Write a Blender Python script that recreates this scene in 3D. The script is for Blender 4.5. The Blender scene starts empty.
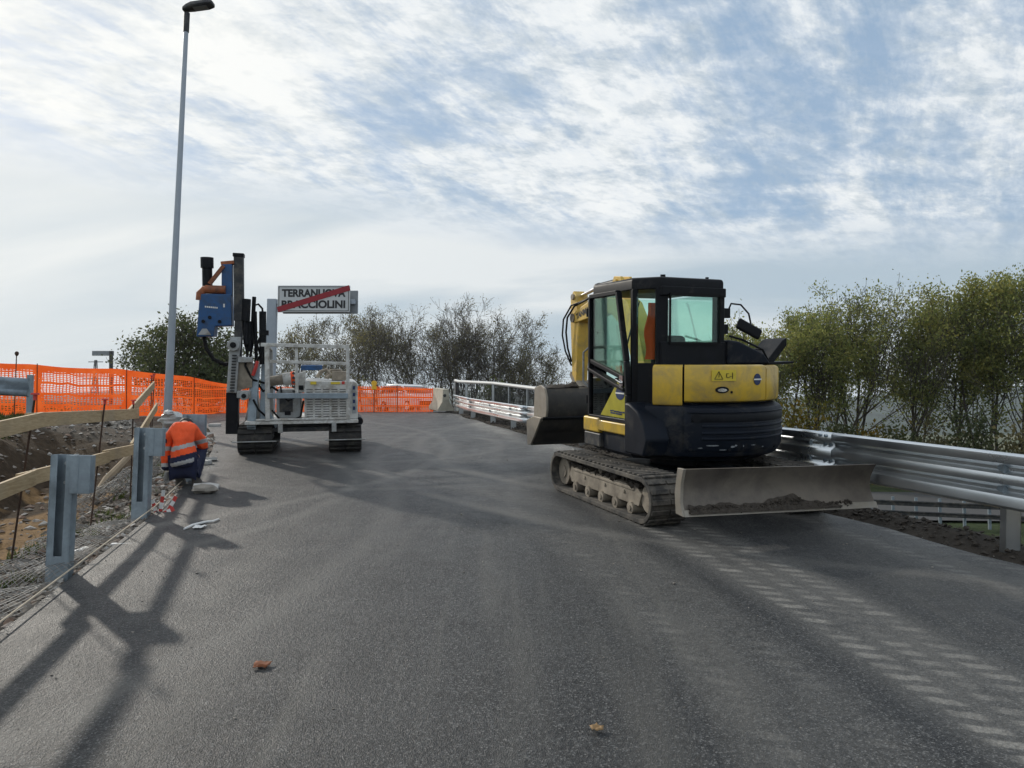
import bpy, math, random
from mathutils import Vector, Matrix, noise as mnoise
rad = math.radians
sc = bpy.context.scene
col = sc.collection
rnd = random.Random(7)

# ------------------------------------------------------------------ frame of the ramp
F = 773.0; H = 1.7
PD = math.atan(29 / F)               # camera below the ramp's own horizon
PU = math.atan(36 / F)               # camera above the true horizon
TH = PD + PU                         # the ramp's slope
RX = Matrix.Rotation(TH, 4, 'X')
TAN = math.tan(TH)
def W(x, y, z=0.0): return RX @ Vector((x, y, z))
CAM = W(0, 0, H)
FW = Vector((0, math.cos(PU), math.sin(PU))); UP = Vector((0, -math.sin(PU), math.cos(PU)))
def at(px, py, d):
    """world point seen at a pixel, d metres along the view axis"""
    return CAM + FW * d + Vector((1, 0, 0)) * ((px - 512) / F * d) - UP * ((py - 384) / F * d)

# ------------------------------------------------------------------ ground shape
def interp(pts, t):
    if t <= pts[0][0]:
        a, b = pts[0], pts[1]
    elif t >= pts[-1][0]:
        a, b = pts[-2], pts[-1]
    else:
        for a, b in zip(pts[:-1], pts[1:]):
            if a[0] <= t <= b[0]: break
    return a[1] + (b[1] - a[1]) * (t - a[0]) / (b[0] - a[0])
def clampinterp(pts, t): return interp(pts, min(max(t, pts[0][0]), pts[-1][0]))
def sstep(a, b, t):
    t = min(max((t - a) / (b - a), 0), 1); return t * t * (3 - 2 * t)
LEFT = [(-8, -1.0), (0, -2.25), (4.69, -3.14), (8.32, -3.87), (11.9, -4.75), (15.3, -5.9), (19, -7.6), (24, -9.8), (40, -16)]
RAIL = [(-8, 9.6), (6.58, 4.19), (17.96, -.05), (21.16, -1.15), (23.6, -1.75), (24.6, -1.9)]
def left_x(y): return clampinterp(LEFT, y)
def rail_x(y): return interp(RAIL, y) if y < 24 else -1.9 + (y - 24.6) * .35
def zroad(y):
    if y < 22: return y * TAN
    t = y - 22
    return 22 * TAN + TAN * 4.5 * (1 - math.exp(-t / 4.5)) * .62
def fbm(x, y, s, o=3): return mnoise.fractal(Vector((x * s, y * s, 3.7)), 1.0, 2.0, o)
ZLOW = -1.5
def ground(x, y):
    zr = zroad(max(y, -20))
    e = left_x(y) - x
    g = x - rail_x(y)
    far = sstep(75, 240, math.hypot(x * .6, y))
    if e > 0:
        dep = 1 - sstep(12.0, 16.0, y)
        rel = clampinterp([(0, -.05), (.25, -.09), (.9, -.16), (1.5, -.50), (2.7, -.62), (3.45, .28), (5.2, .52), (8, .6)], e)
        flat = clampinterp([(0, -.05), (.6, .02), (4, .25), (6, .35)], e)
        rel = rel * dep + flat * (1 - dep)
        rough = .05 * min(1, e * 1.5)
        z = zr + rel + fbm(x, y, 2.2) * rough + fbm(x, y, .6) * rough * 1.4
        if e > 14: z = z * (1 - sstep(14, 40, e)) + 2.1 * sstep(14, 40, e)
    elif g > -.22:
        k = max(0, g - .55 - 1.3 * sstep(9, 15, y))
        lo = max(ZLOW, zr - k * .72)
        berm = .07 * math.exp(-((g - .25) / .25) ** 2)
        rr = min(1, (g + .22) * 4)
        z = lo - .05 + berm * rr + (fbm(x, y, 3.1) * .045 + abs(fbm(x, y, 9.0)) * .03) * rr
    else:
        z = zr - .08
    if far > 0: z = z * (1 - far) + (-14 + 1.5 * fbm(x, y, .01)) * far
    return z
def gp(x, y, dz=0.0): return Vector((x, y, ground(x, y) + dz))

# ------------------------------------------------------------------ mesh builder
class MB:
    def __init__(s): s.v = []; s.f = []; s.m = []
    def add(s, vs, fs, m=0):
        o = len(s.v); s.v += [tuple(p) for p in vs]
        s.f += [tuple(i + o for i in f) for f in fs]; s.m += [m] * len(fs); return s
    def box(s, c, d, M=None, m=0):
        c = Vector(c); h = [k / 2 for k in d]
        vs = [Vector((sx * h[0], sy * h[1], sz * h[2])) for sx in (-1, 1) for sy in (-1, 1) for sz in (-1, 1)]
        if M is not None: vs = [M @ p for p in vs]
        vs = [p + c for p in vs]
        return s.add(vs, [(0, 1, 3, 2), (4, 6, 7, 5), (0, 4, 5, 1), (2, 3, 7, 6), (0, 2, 6, 4), (1, 5, 7, 3)], m)
    def span(s, a, b, m=0):
        return s.box([(p + q) / 2 for p, q in zip(a, b)], [abs(q - p) for p, q in zip(a, b)], None, m)
    def bar(s, p, q, w, h, up=(0, 0, 1), m=0):
        p = Vector(p); q = Vector(q); y = (q - p).normalized(); u = Vector(up)
        x = y.cross(u)
        if x.length < 1e-4: x = y.cross(Vector((0, 1, 0)))
        x.normalize(); z = x.cross(y)
        M = Matrix((x, y, z)).transposed()
        return s.box((p + q) / 2, (w, (q - p).length, h), M, m)
    def tube(s, pts, r, n=8, m=0, cap=True):
        pts = [Vector(p) for p in pts]; rs = r if isinstance(r, (list, tuple)) else [r] * len(pts)
        t0 = (pts[1] - pts[0]).normalized()
        a = t0.orthogonal().normalized(); vs = []; fs = []
        for i, p in enumerate(pts):
            t = (pts[min(i + 1, len(pts) - 1)] - pts[max(i - 1, 0)]).normalized()
            a = (a - t * a.dot(t))
            a = a.normalized() if a.length > 1e-5 else t.orthogonal().normalized()
            b = t.cross(a)
            for k in range(n):
                an = 2 * math.pi * k / n
                vs.append(p + (a * math.cos(an) + b * math.sin(an)) * rs[i])
        for i in range(len(pts) - 1):
            for k in range(n):
                k2 = (k + 1) % n
                fs.append((i * n + k, i * n + k2, (i + 1) * n + k2, (i + 1) * n + k))
        if cap:
            fs.append(tuple(reversed(range(n)))); fs.append(tuple((len(pts) - 1) * n + k for k in range(n)))
        return s.add(vs, fs, m)
    def cyl(s, p, q, r, n=16, m=0): return s.tube([p, q], r, n, m)
    def prism(s, poly, axis, a, b, m=0):
        n = len(poly)
        def mk(u, v, t):
            return {'x': (t, u, v), 'y': (u, t, v), 'z': (u, v, t)}[axis]
        vs = [mk(u, v, a) for u, v in poly] + [mk(u, v, b) for u, v in poly]
        fs = [tuple(reversed(range(n))), tuple(range(n, 2 * n))]
        for i in range(n):
            j = (i + 1) % n; fs.append((i, j, n + j, n + i))
        return s.add(vs, fs, m)
    def loft(s, rings, m=0, cap=True):
        n = len(rings[0]); vs = [p for r in rings for p in r]; fs = []
        for i in range(len(rings) - 1):
            for k in range(n):
                k2 = (k + 1) % n
                fs.append((i * n + k, i * n + k2, (i + 1) * n + k2, (i + 1) * n + k))
        if cap:
            fs.append(tuple(reversed(range(n)))); fs.append(tuple((len(rings) - 1) * n + k for k in range(n)))
        return s.add(vs, fs, m)
    def grid(s, fn, nu, nv, m=0):
        vs = [fn(i / nu, j / nv) for i in range(nu + 1) for j in range(nv + 1)]
        fs = [(i * (nv + 1) + j, (i + 1) * (nv + 1) + j, (i + 1) * (nv + 1) + j + 1, i * (nv + 1) + j + 1) for i in range(nu) for j in range(nv)]
        return s.add(vs, fs, m)
    def build(s, name, mats, parent=None, bevel=0, smooth=True, solid=0, fix=True, ang=35, M=None):
        me = bpy.data.meshes.new(name)
        vs = s.v if M is None else [tuple(M @ Vector(p)) for p in s.v]
        me.from_pydata(vs, [], s.f)
        if not isinstance(mats, (list, tuple)): mats = [mats]
        for mt in mats: me.materials.append(mt)
        me.polygons.foreach_set('material_index', s.m)
        if fix:
            import bmesh
            bm = bmesh.new(); bm.from_mesh(me); bmesh.ops.recalc_face_normals(bm, faces=bm.faces); bm.to_mesh(me); bm.free()
        if smooth:
            me.polygons.foreach_set('use_smooth', [True] * len(me.polygons))
            me.set_sharp_from_angle(angle=rad(ang))
        me.update()
        o = bpy.data.objects.new(name, me); col.objects.link(o)
        if parent is not None: o.parent = parent
        if solid:
            md = o.modifiers.new('solid', 'SOLIDIFY'); md.thickness = solid; md.offset = 0
        if bevel:
            md = o.modifiers.new('bevel', 'BEVEL'); md.width = bevel; md.segments = 2; md.limit_method = 'ANGLE'; md.angle_limit = rad(40)
            md.harden_normals = True
        return o
def tag(o, label, cat, group=None, kind=None):
    if label: o['label'] = label
    if cat: o['category'] = cat
    if group: o['group'] = group
    if kind: o['kind'] = kind
    return o
def structure(o, kind='structure', label=None, cat=None):
    o['kind'] = kind
    if label: o['label'] = label
    if cat: o['category'] = cat
    return o
def thing(name, label, cat, M=None, group=None):
    o = bpy.data.objects.new(name, None); col.objects.link(o)
    o.empty_display_size = .2
    if M is not None: o.matrix_world = M
    return tag(o, label, cat, group)
def copy_tree(o, parent=None):
    c = o.copy(); col.objects.link(c)
    if parent is not None: c.parent = parent
    for ch in [k for k in bpy.data.objects if k.parent == o]: copy_tree(ch, c)
    return c
def T(v): return Matrix.Translation(Vector(v))
def RZ(a): return Matrix.Rotation(a, 4, 'Z')
def lettering(name, text, mt, parent, size, loc, rot, label=None, align='CENTER', sx=1.0, bold=0.0):
    cu = bpy.data.curves.new(name, 'FONT'); cu.body = text; cu.size = size; cu.align_x = align; cu.align_y = 'CENTER'
    cu.extrude = .002; cu.offset = bold
    tmp = bpy.data.objects.new(name, cu)
    dg = bpy.context.evaluated_depsgraph_get()
    me = bpy.data.meshes.new_from_object(tmp)
    me.materials.clear(); me.materials.append(mt)
    bpy.data.objects.remove(tmp)
    o = bpy.data.objects.new(name, me); col.objects.link(o); o.parent = parent
    o.location = loc; o.rotation_euler = rot; o.scale = (sx, 1, 1)
    return o

# ------------------------------------------------------------------ materials
class NT:
    def __init__(s, mt): s.t = mt.node_tree; s.n = s.t.nodes; s.l = s.t.links
    def new(s, typ, **k):
        n = s.n.new(typ)
        for a, b in k.items():
            if a == 'ins':
                for q, v in b.items(): n.inputs[q].default_value = v
            else: setattr(n, a, b)
        return n
    def math(s, op, a, b=None, c=None, clamp=False):
        n = s.n.new('ShaderNodeMath'); n.operation = op; n.use_clamp = clamp
        for i, q in enumerate((a, b, c)):
            if q is None: continue
            if isinstance(q, (int, float)): n.inputs[i].default_value = q
            else: s.l.new(q, n.inputs[i])
        return n.outputs[0]
    def ramp(s, fac, stops):
        n = s.n.new('ShaderNodeValToRGB'); cr = n.color_ramp
        while len(cr.elements) < len(stops): cr.elements.new(.5)
        for e, (p, c) in zip(cr.elements, stops):
            e.position = p; e.color = (c, c, c, 1) if isinstance(c, (int, float)) else (*c, 1)
        s.l.new(fac, n.inputs[0]); return n.outputs[0]
    def mix(s, f, a, b, blend='MIX'):
        n = s.n.new('ShaderNodeMix'); n.data_type = 'RGBA'; n.blend_type = blend
        for i, q in ((0, f), (6, a), (7, b)):
            if isinstance(q, (int, float)): n.inputs[i].default_value = q
            elif isinstance(q, tuple): n.inputs[i].default_value = (*q[:3], 1)
            else: s.l.new(q, n.inputs[i])
        return n.outputs[2]
    def noise(s, vec, scale, detail=4, rough=.55, dist=0):
        n = s.n.new('ShaderNodeTexNoise'); n.inputs['Scale'].default_value = scale; n.inputs['Detail'].default_value = detail
        n.inputs['Roughness'].default_value = rough; n.inputs['Distortion'].default_value = dist
        if vec is not None: s.l.new(vec, n.inputs['Vector'])
        return n.outputs['Fac']
    def bump(s, h, strength=.3, dist=.01):
        n = s.n.new('ShaderNodeBump'); n.inputs['Strength'].default_value = strength; n.inputs['Distance'].default_value = dist
        s.l.new(h, n.inputs['Height']); return n.outputs[0]
def newmat(name):
    m = bpy.data.materials.new(name); m.use_nodes = True
    return m, NT(m), m.node_tree.nodes['Principled BSDF']
def mat(name, c, rough=.5, metal=0.0, var=.15, scale=6, dirt=None, dirt_amt=.0, dirt_scale=3, bump=0, bscale=60, bdist=.004, coat=0, spec=.5):
    m, n, p = newmat(name)
    tc = n.new('ShaderNodeTexCoord').outputs['Object']
    f = n.noise(tc, scale, 5, .6)
    lo = tuple(k * (1 - var) for k in c); hi = tuple(min(1, k * (1 + var)) for k in c)
    colr = n.mix(n.ramp(f, [(.3, 0), (.7, 1)]), lo, hi)
    ro = n.math('ADD', n.math('MULTIPLY', n.math('SUBTRACT', f, .5), .3), rough, clamp=True)
    if dirt:
        d = n.noise(tc, dirt_scale, 8, .7, .3)
        k = n.ramp(d, [(max(0, .62 - dirt_amt * .5), 0), (min(1, .78 - dirt_amt * .35), 1)])
        k = n.math('MULTIPLY', k, min(1, .45 + dirt_amt))
        colr = n.mix(k, colr, dirt)
        ro = n.math('MAXIMUM', ro, n.math('MULTIPLY', k, .85))
    n.l.new(colr, p.inputs['Base Color']); n.l.new(ro, p.inputs['Roughness'])
    p.inputs['Metallic'].default_value = metal; p.inputs['Coat Weight'].default_value = coat
    p.inputs['Specular IOR Level'].default_value = spec
    if bump:
        h = n.noise(tc, bscale, 4, .6); n.l.new(n.bump(h, bump, bdist), p.inputs['Normal'])
    return m
DUST = (.30, .265, .21)
M = {}
M['galv'] = mat('galvanised_steel', (.68, .71, .73), .30, .95, .06, 1.3)
M['galv_dull'] = mat('dull_galvanised_steel', (.30, .36, .41), .5, .55, .16, 9, (.20, .24, .27), .35, 5)
M['galv_lamp'] = mat('lamp_pole_steel', (.34, .38, .43), .5, .5, .1, 3)
M['yellow'] = mat('yellow_machine_paint', (.66, .43, .045), .42, 0, .12, 2.2, (.33, .24, .10), .40, 3.2, .06, 14, .006, coat=.1)
M['yellow_arm'] = mat('worn_yellow_paint', (.68, .44, .07), .5, 0, .12, 4, (.34, .25, .12), .30, 6)
M['navy'] = mat('dark_blue_machine_paint', (.0075, .011, .019), .5, 0, .25, 4, (.085, .078, .066), .22, 2.6, .10, 40, .004, coat=.0, spec=.16)
M['black'] = mat('black_painted_steel', (.009, .010, .013), .5, 0, .3, 6, (.06, .055, .05), .1, 5, spec=.16)
M['rubber'] = mat('dusty_track_rubber', (.040, .038, .036), .85, 0, .25, 8, (.17, .15, .125), .42, 6, .4, 40, .008)
M['dusty_steel'] = mat('mud_dusted_steel', (.33, .285, .225), .75, 0, .22, 6, (.15, .125, .10), .4, 4, .3, 40, .006)
M['blade'] = mat('worn_blade_steel', (.115, .098, .083), .6, .15, .3, 3, (.21, .18, .145), .45, 1.8, .22, 30, .004)
M['blade_edge'] = mat('pale_edge_steel', (.31, .28, .24), .5, .3, .2, 8, DUST, .4, 5)
M['bucket'] = mat('bucket_steel', (.038, .035, .032), .6, .1, .35, 4, (.105, .088, .068), .35, 2.2, .25, 26, .006)
M['mud'] = mat('stuck_dark_mud', (.055, .045, .036), .95, 0, .4, 20, None, 0, 3, .9, 30, .02)
M['chrome'] = mat('hydraulic_rod', (.7, .7, .7), .18, 1.0, .05)
M['hose'] = mat('black_hose_rubber', (.010, .010, .011), .6, spec=.15)
M['white_paint'] = mat('white_machine_paint', (.62, .62, .60), .45, 0, .1, 5, (.26, .23, .19), .38, 6, .05, 20)
M['grey_paint'] = mat('light_grey_paint', (.40, .42, .43), .5, .1, .12, 6, (.22, .2, .17), .4, 6)
M['grey_dark'] = mat('dark_grey_paint', (.045, .047, .052), .55, .05, .25, 6, (.15, .135, .11), .30, 6, spec=.3)
M['track_dark'] = mat('dark_rubber', (.022, .021, .021), .85, 0, .3, 8, (.09, .08, .068), .30, 6, .4, 40, .008)
M['blue'] = mat('blue_hammer_paint', (.010, .078, .23), .42, 0, .16, 5, (.03, .05, .08), .3, 6)
M['rust_orange'] = mat('faded_orange_paint', (.33, .10, .035), .6, 0, .25, 7, (.10, .045, .03), .4, 6)
M['red'] = mat('red_plastic', (.55, .05, .04), .5)
M['sign_white'] = mat('white_sign_film', (.52, .54, .55), .5, 0, .05, 3)
M['sign_black'] = mat('black_sign_film', (.015, .015, .018), .5)
M['sign_red'] = mat('red_sign_film', (.27, .012, .022), .5)
M['sign_back'] = mat('grey_sign_back', (.24, .26, .28), .5, .4)
M['wood'] = None
M['concrete'] = mat('pale_concrete', (.50, .47, .38), .85, 0, .12, 4, (.3, .28, .23), .3, 4, .2, 40)
M['car_white'] = mat('white_car_paint', (.72, .73, .74), .25, 0, .03, 2, coat=.5)
M['car_glass'] = mat('dark_car_glass', (.02, .025, .03), .08)
M['tyre'] = mat('tyre_rubber', (.02, .02, .02), .85)
M['rebar'] = mat('rusty_rebar', (.075, .045, .032), .8, .3, .4, 20)
M['string'] = mat('pale_string', (.55, .47, .36), .9)
M['paper'] = mat('white_litter', (.75, .75, .74), .7)
M['hv_orange'] = mat('hi_vis_orange_cloth', (.95, .10, .018), .75, 0, .10, 7, None, 0, 3, .5, 25, .012)
M['hv_navy'] = mat('navy_cloth', (.010, .015, .048), .85, 0, .2, 9, None, 0, 3, .5, 25, .012)
M['hv_grey'] = mat('reflective_grey_tape', (.42, .42, .42), .5, .1, .1, 9)
M['plastic_bag'] = mat('crumpled_white_plastic', (.55, .57, .57), .4, 0, .1, 12, None, 0, 3, .6, 18, .02)
M['amber'] = mat('yellow_plastic', (.85, .50, .03), .4)
M['white_label'] = mat('white_print', (.75, .75, .72), .5)
M['label_yellow'] = mat('yellow_label', (.72, .55, .05), .45)
M['logo_blue'] = mat('dark_blue_print', (.012, .03, .11), .4)
M['lens'] = mat('orange_lens', (.6, .12, .02), .2)
M['stone'] = mat('broken_stone', (.27, .245, .215), .9, 0, .45, 4.0, None, 0, 3, .6, 30, .01)
M['leaf_litter'] = mat('dead_leaf', (.20, .07, .03), .8)
M['bark'] = mat('dark_bark', (.070, .060, .048), .95, 0, .3, 8, None, 0, 3, .4, 15, .02)
M['bark_grey'] = mat('grey_bark', (.12, .105, .09), .95, 0, .3, 8)

def wood_mat():
    m, n, p = newmat('new_pine_board')
    tc = n.new('ShaderNodeTexCoord').outputs['Object']
    mp = n.new('ShaderNodeMapping'); n.l.new(tc, mp.inputs[0]); mp.inputs['Scale'].default_value = (3, 3, 30)
    f = n.noise(mp.outputs[0], 2.2, 6, .6, .8)
    g = n.noise(tc, 1.7, 3)
    c = n.mix(n.ramp(f, [(.3, 0), (.75, 1)]), (.34, .235, .12), (.56, .43, .26))
    c = n.mix(n.ramp(g, [(.52, 0), (.75, .5)]), c, (.28, .24, .18))
    n.l.new(c, p.inputs['Base Color']); p.inputs['Roughness'].default_value = .75
    n.l.new(n.bump(f, .2, .003), p.inputs['Normal'])
    return m
M['wood'] = wood_mat()

def glass_mat(name, tint, refl=1.0):
    m, n, p = newmat(name); n.n.remove(p)
    out = n.n['Material Output']
    tr = n.new('ShaderNodeBsdfTransparent'); tr.inputs[0].default_value = (*tint, 1)
    gl = n.new('ShaderNodeBsdfGlossy'); gl.inputs['Roughness'].default_value = .03; gl.inputs[0].default_value = (.9, .95, .93, 1)
    fr = n.new('ShaderNodeFresnel'); fr.inputs[0].default_value = 1.45
    mx = n.new('ShaderNodeMixShader')
    n.l.new(n.math('MULTIPLY', fr.outputs[0], refl, clamp=True), mx.inputs[0]); n.l.new(tr.outputs[0], mx.inputs[1]); n.l.new(gl.outputs[0], mx.inputs[2])
    n.l.new(mx.outputs[0], out.inputs[0]); return m
M['glass'] = glass_mat('green_tinted_glass', (.84, .95, .91), .5)
M['glass_dark'] = glass_mat('dark_tinted_glass', (.10, .16, .14), 1.2)

M['glass_door'] = glass_mat('smoked_door_glass', (.60, .74, .66), .6)
def leaf_mat(name, cols, trans=.35):
    m, n, p = newmat(name); out = n.n['Material Output']
    at_ = n.new('ShaderNodeAttribute'); at_.attribute_name = 'tint'
    c = n.ramp(at_.outputs['Fac'], [(i / (len(cols) - 1), q) for i, q in enumerate(cols)])
    tr = n.new('ShaderNodeBsdfTranslucent'); mx = n.new('ShaderNodeMixShader'); mx.inputs[0].default_value = trans
    n.l.new(c, p.inputs['Base Color']); n.l.new(c, tr.inputs[0]); p.inputs['Roughness'].default_value = .6
    p.inputs['Specular IOR Level'].default_value = .3
    n.l.new(p.outputs[0], mx.inputs[1]); n.l.new(tr.outputs[0], mx.inputs[2]); n.l.new(mx.outputs[0], out.inputs[0])
    return m
M['leaf_green'] = leaf_mat('autumn_green_leaves', [(.095, .125, .042), (.16, .195, .060), (.26, .275, .085), (.37, .33, .09)], .58)
M['leaf_dark'] = leaf_mat('dark_green_leaves', [(.045, .062, .026), (.075, .095, .038), (.12, .135, .055), (.19, .18, .08)], .45)
M['leaf_brown'] = leaf_mat('sparse_brown_leaves', [(.085, .085, .055), (.125, .122, .068), (.175, .162, .075), (.25, .21, .09)], .5)
M['leaf_shrub'] = leaf_mat('yellow_green_shrub_leaves', [(.05, .06, .012), (.10, .11, .018), (.19, .16, .02), (.30, .19, .02)], .4)
M['grass'] = leaf_mat('grass_blades', [(.035, .06, .015), (.06, .095, .02), (.10, .12, .035), (.17, .15, .06)], .4)

# ------------------------------------------------------------------ asphalt
def asphalt():
    m, n, p = newmat('fresh_asphalt')
    tc = n.new('ShaderNodeTexCoord').outputs['Object']
    sx = n.new('ShaderNodeSeparateXYZ'); n.l.new(tc, sx.inputs[0]); X, Y = sx.outputs[0], sx.outputs[1]
    vo = n.new('ShaderNodeTexVoronoi'); vo.inputs['Scale'].default_value = 135; n.l.new(tc, vo.inputs['Vector'])
    vo2 = n.new('ShaderNodeTexVoronoi'); vo2.inputs['Scale'].default_value = 38; n.l.new(tc, vo2.inputs['Vector'])
    grain = n.noise(tc, 55, 5, .75)
    big = n.noise(tc, .55, 6, .62, .4); mid = n.noise(tc, 2.6, 6, .7)
    chip = n.new('ShaderNodeSeparateColor'); n.l.new(vo.outputs['Color'], chip.inputs[0])
    fine = n.noise(tc, 130, 3, .8)
    base = n.mix(n.ramp(grain, [(.34, 0), (.66, 1)]), (.011, .0118, .0130), (.062, .0635, .0655))
    clump = n.noise(tc, 26, 3, .7)
    base = n.mix(n.ramp(clump, [(.34, .75), (.50, 0)]), base, (.010, .0105, .012))
    base = n.mix(n.ramp(clump, [(.56, 0), (.72, .45)]), base, (.115, .117, .12))
    base = n.mix(n.ramp(fine, [(.30, .75), (.46, 0)]), base, (.012, .012, .013))
    base = n.mix(n.ramp(chip.outputs[0], [(.83, 0), (.96, .8)]), base, (.20, .20, .196))
    base = n.mix(n.ramp(big, [(.42, 0), (.66, .35)]), base, (.070, .071, .070))
    # wheel smears running along the ramp
    mp = n.new('ShaderNodeMapping'); n.l.new(tc, mp.inputs[0]); mp.inputs['Rotation'].default_value = (0, 0, rad(-20)); mp.inputs['Scale'].default_value = (2.6, .22, 1)
    sm = n.noise(mp.outputs[0], 1.1, 5, .6, .6)
    base = n.mix(n.ramp(sm, [(.52, 0), (.70, .45)]), base, (.105, .101, .092))
    base = n.mix(n.ramp(sm, [(.30, .28), (.50, 0)]), base, (.016, .0170, .0185))
    # dusty prints of the crawler tracks
    cy = n.math('ADD', n.math('MULTIPLY', n.math('MULTIPLY', Y, Y), -.0196), n.math('ADD', n.math('MULTIPLY', Y, .0146), 2.585))
    wob = n.math('MULTIPLY', n.math('SUBTRACT', n.noise(tc, 5.0, 6, .7), .5), .18)
    dustm = n.ramp(n.noise(tc, 3.5, 7, .72), [(.30, .30), (.50, 1)])
    total = None
    for off, half, per, amt in ((u0, h0, p0 * .88, a0 * .80) for u0, h0, p0, a0 in ((-.24, .095, .165, 1.0), (.0, .08, .165, .8), (.24, .095, .165, .85), (1.56, .09, .165, .6), (1.80, .06, .165, .3), (2.04, .09, .165, .7), (-1.25, .09, .17, .38), (-1.02, .08, .17, .22), (-.80, .09, .17, .30))):
        u = n.math('ADD', n.math('SUBTRACT', n.math('SUBTRACT', X, cy), off), n.math('MULTIPLY', wob, .5))
        lat = n.ramp(n.math('ABSOLUTE', u), [(max(0, half - .045), 1), (half + .03, 0)])
        v = n.math('ADD', n.math('MULTIPLY', Y, 1.06), n.math('MULTIPLY', X, .30))
        fr = n.math('FRACT', n.math('ADD', n.math('DIVIDE', n.math('ADD', v, n.math('MULTIPLY', wob, .4)), per), abs(off) * 3.3))
        fl = n.math('FLOOR', n.math('ADD', n.math('DIVIDE', n.math('ADD', v, n.math('MULTIPLY', wob, .4)), per), abs(off) * 3.3))
        wn = n.new('ShaderNodeTexWhiteNoise'); wn.noise_dimensions = '1D'; n.l.new(n.math('ADD', fl, off * 71.3), wn.inputs['W'])
        st = n.math('MULTIPLY', n.ramp(wn.outputs['Value'], [(.0, .50), (.6, 1)]), n.ramp(fr, [(.0, .08), (.14, 1), (.54, 1), (.70, .08)]))
        lim = n.ramp(n.math('DIVIDE', Y, 20), [(.40, 1), (.46, 0)]) if off > -.5 else n.ramp(n.math('DIVIDE', Y, 20), [(.38, 1), (.6, .15)])
        t_ = n.math('MULTIPLY', n.math('MULTIPLY', lat, st), n.math('MULTIPLY', n.math('MULTIPLY', dustm, lim), amt))
        total = t_ if total is None else n.math('MAXIMUM', total, t_)
    # dust between the pads
    for off, amt in ((0, .24), (1.8, .20), (-1.05, .14)):
        u = n.math('ABSOLUTE', n.math('SUBTRACT', n.math('SUBTRACT', X, cy), off))
        total = n.math('MAXIMUM', total, n.math('MULTIPLY', n.math('MULTIPLY', n.ramp(u, [(.30, amt), (.50, 0)]), dustm), n.ramp(n.math('DIVIDE', Y, 20), [(.40, 1), (.5, .2)])))
    base = n.mix(total, base, n.mix(n.ramp(grain, [(.34, 0), (.66, 1)]), (.17, .163, .148), (.36, .345, .315)))
    # turning marks
    for (cx, cyy, R_, w_, a_) in ((-9.5, 13.5, 8.35, .10, .45), (-6.8, 9.5, 4.75, .09, .4), (5.8, 15.2, 7.6, .13, .40), (-2.0, 12.8, 3.1, .10, .3), (-2.4, 14.4, 2.2, .09, .35), (6.5, 14.2, 8.9, .10, .35), (-11.5, 7.5, 10.2, .12, .35)):
        dx = n.math('SUBTRACT', X, cx); dy = n.math('SUBTRACT', Y, cyy)
        r = n.math('SQRT', n.math('ADD', n.math('MULTIPLY', dx, dx), n.math('MULTIPLY', dy, dy)))
        k = n.ramp(n.math('ABSOLUTE', n.math('SUBTRACT', n.math('ADD', r, wob), R_)), [(w_ * .3, a_), (w_ * 1.6, 0)])
        base = n.mix(n.math('MULTIPLY', k, n.ramp(mid, [(.36, .1), (.6, 1)])), base, (.20, .192, .175))
    n.l.new(base, p.inputs['Base Color'])
    n.l.new(n.ramp(mid, [(.3, .40), (.7, .58)]), p.inputs['Roughness'])
    p.inputs['Specular IOR Level'].default_value = .24
    h = n.math('ADD', n.math('MULTIPLY', vo.outputs['Distance'], .9), n.math('ADD', n.math('MULTIPLY', grain, .8), n.math('MULTIPLY', vo2.outputs['Distance'], .7)))
    h = n.math('ADD', h, n.math('ADD', n.math('MULTIPLY', fine, .5), n.math('MULTIPLY', clump, 1.2))); n.l.new(n.bump(h, .6, .008), p.inputs['Normal'])
    return m
M['asphalt'] = asphalt()

def terrain_mat():
    m, n, p = newmat('earth_and_grass')
    tc = n.new('ShaderNodeTexCoord').outputs['Object']
    at_ = n.new('ShaderNodeAttribute'); at_.attribute_name = 'soil'
    f = n.noise(tc, 7, 7, .7); g = n.noise(tc, 1.1, 5, .6); k = n.noise(tc, 45, 5, .7)
    c = n.mix(1.0, at_.outputs['Color'], n.ramp(f, [(.25, .45), (.72, 1.5)]), 'MULTIPLY')
    c = n.mix(n.ramp(k, [(.60, 0), (.72, .55)]), c, n.mix(.5, at_.outputs['Color'], (.30, .27, .23)))
    n.l.new(c, p.inputs['Base Color']); p.inputs['Roughness'].default_value = .95; p.inputs['Specular IOR Level'].default_value = .2
    n.l.new(n.bump(n.math('ADD', f, n.math('MULTIPLY', k, .4)), .9, .06), p.inputs['Normal'])
    return m
M['terrain'] = terrain_mat()

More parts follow.
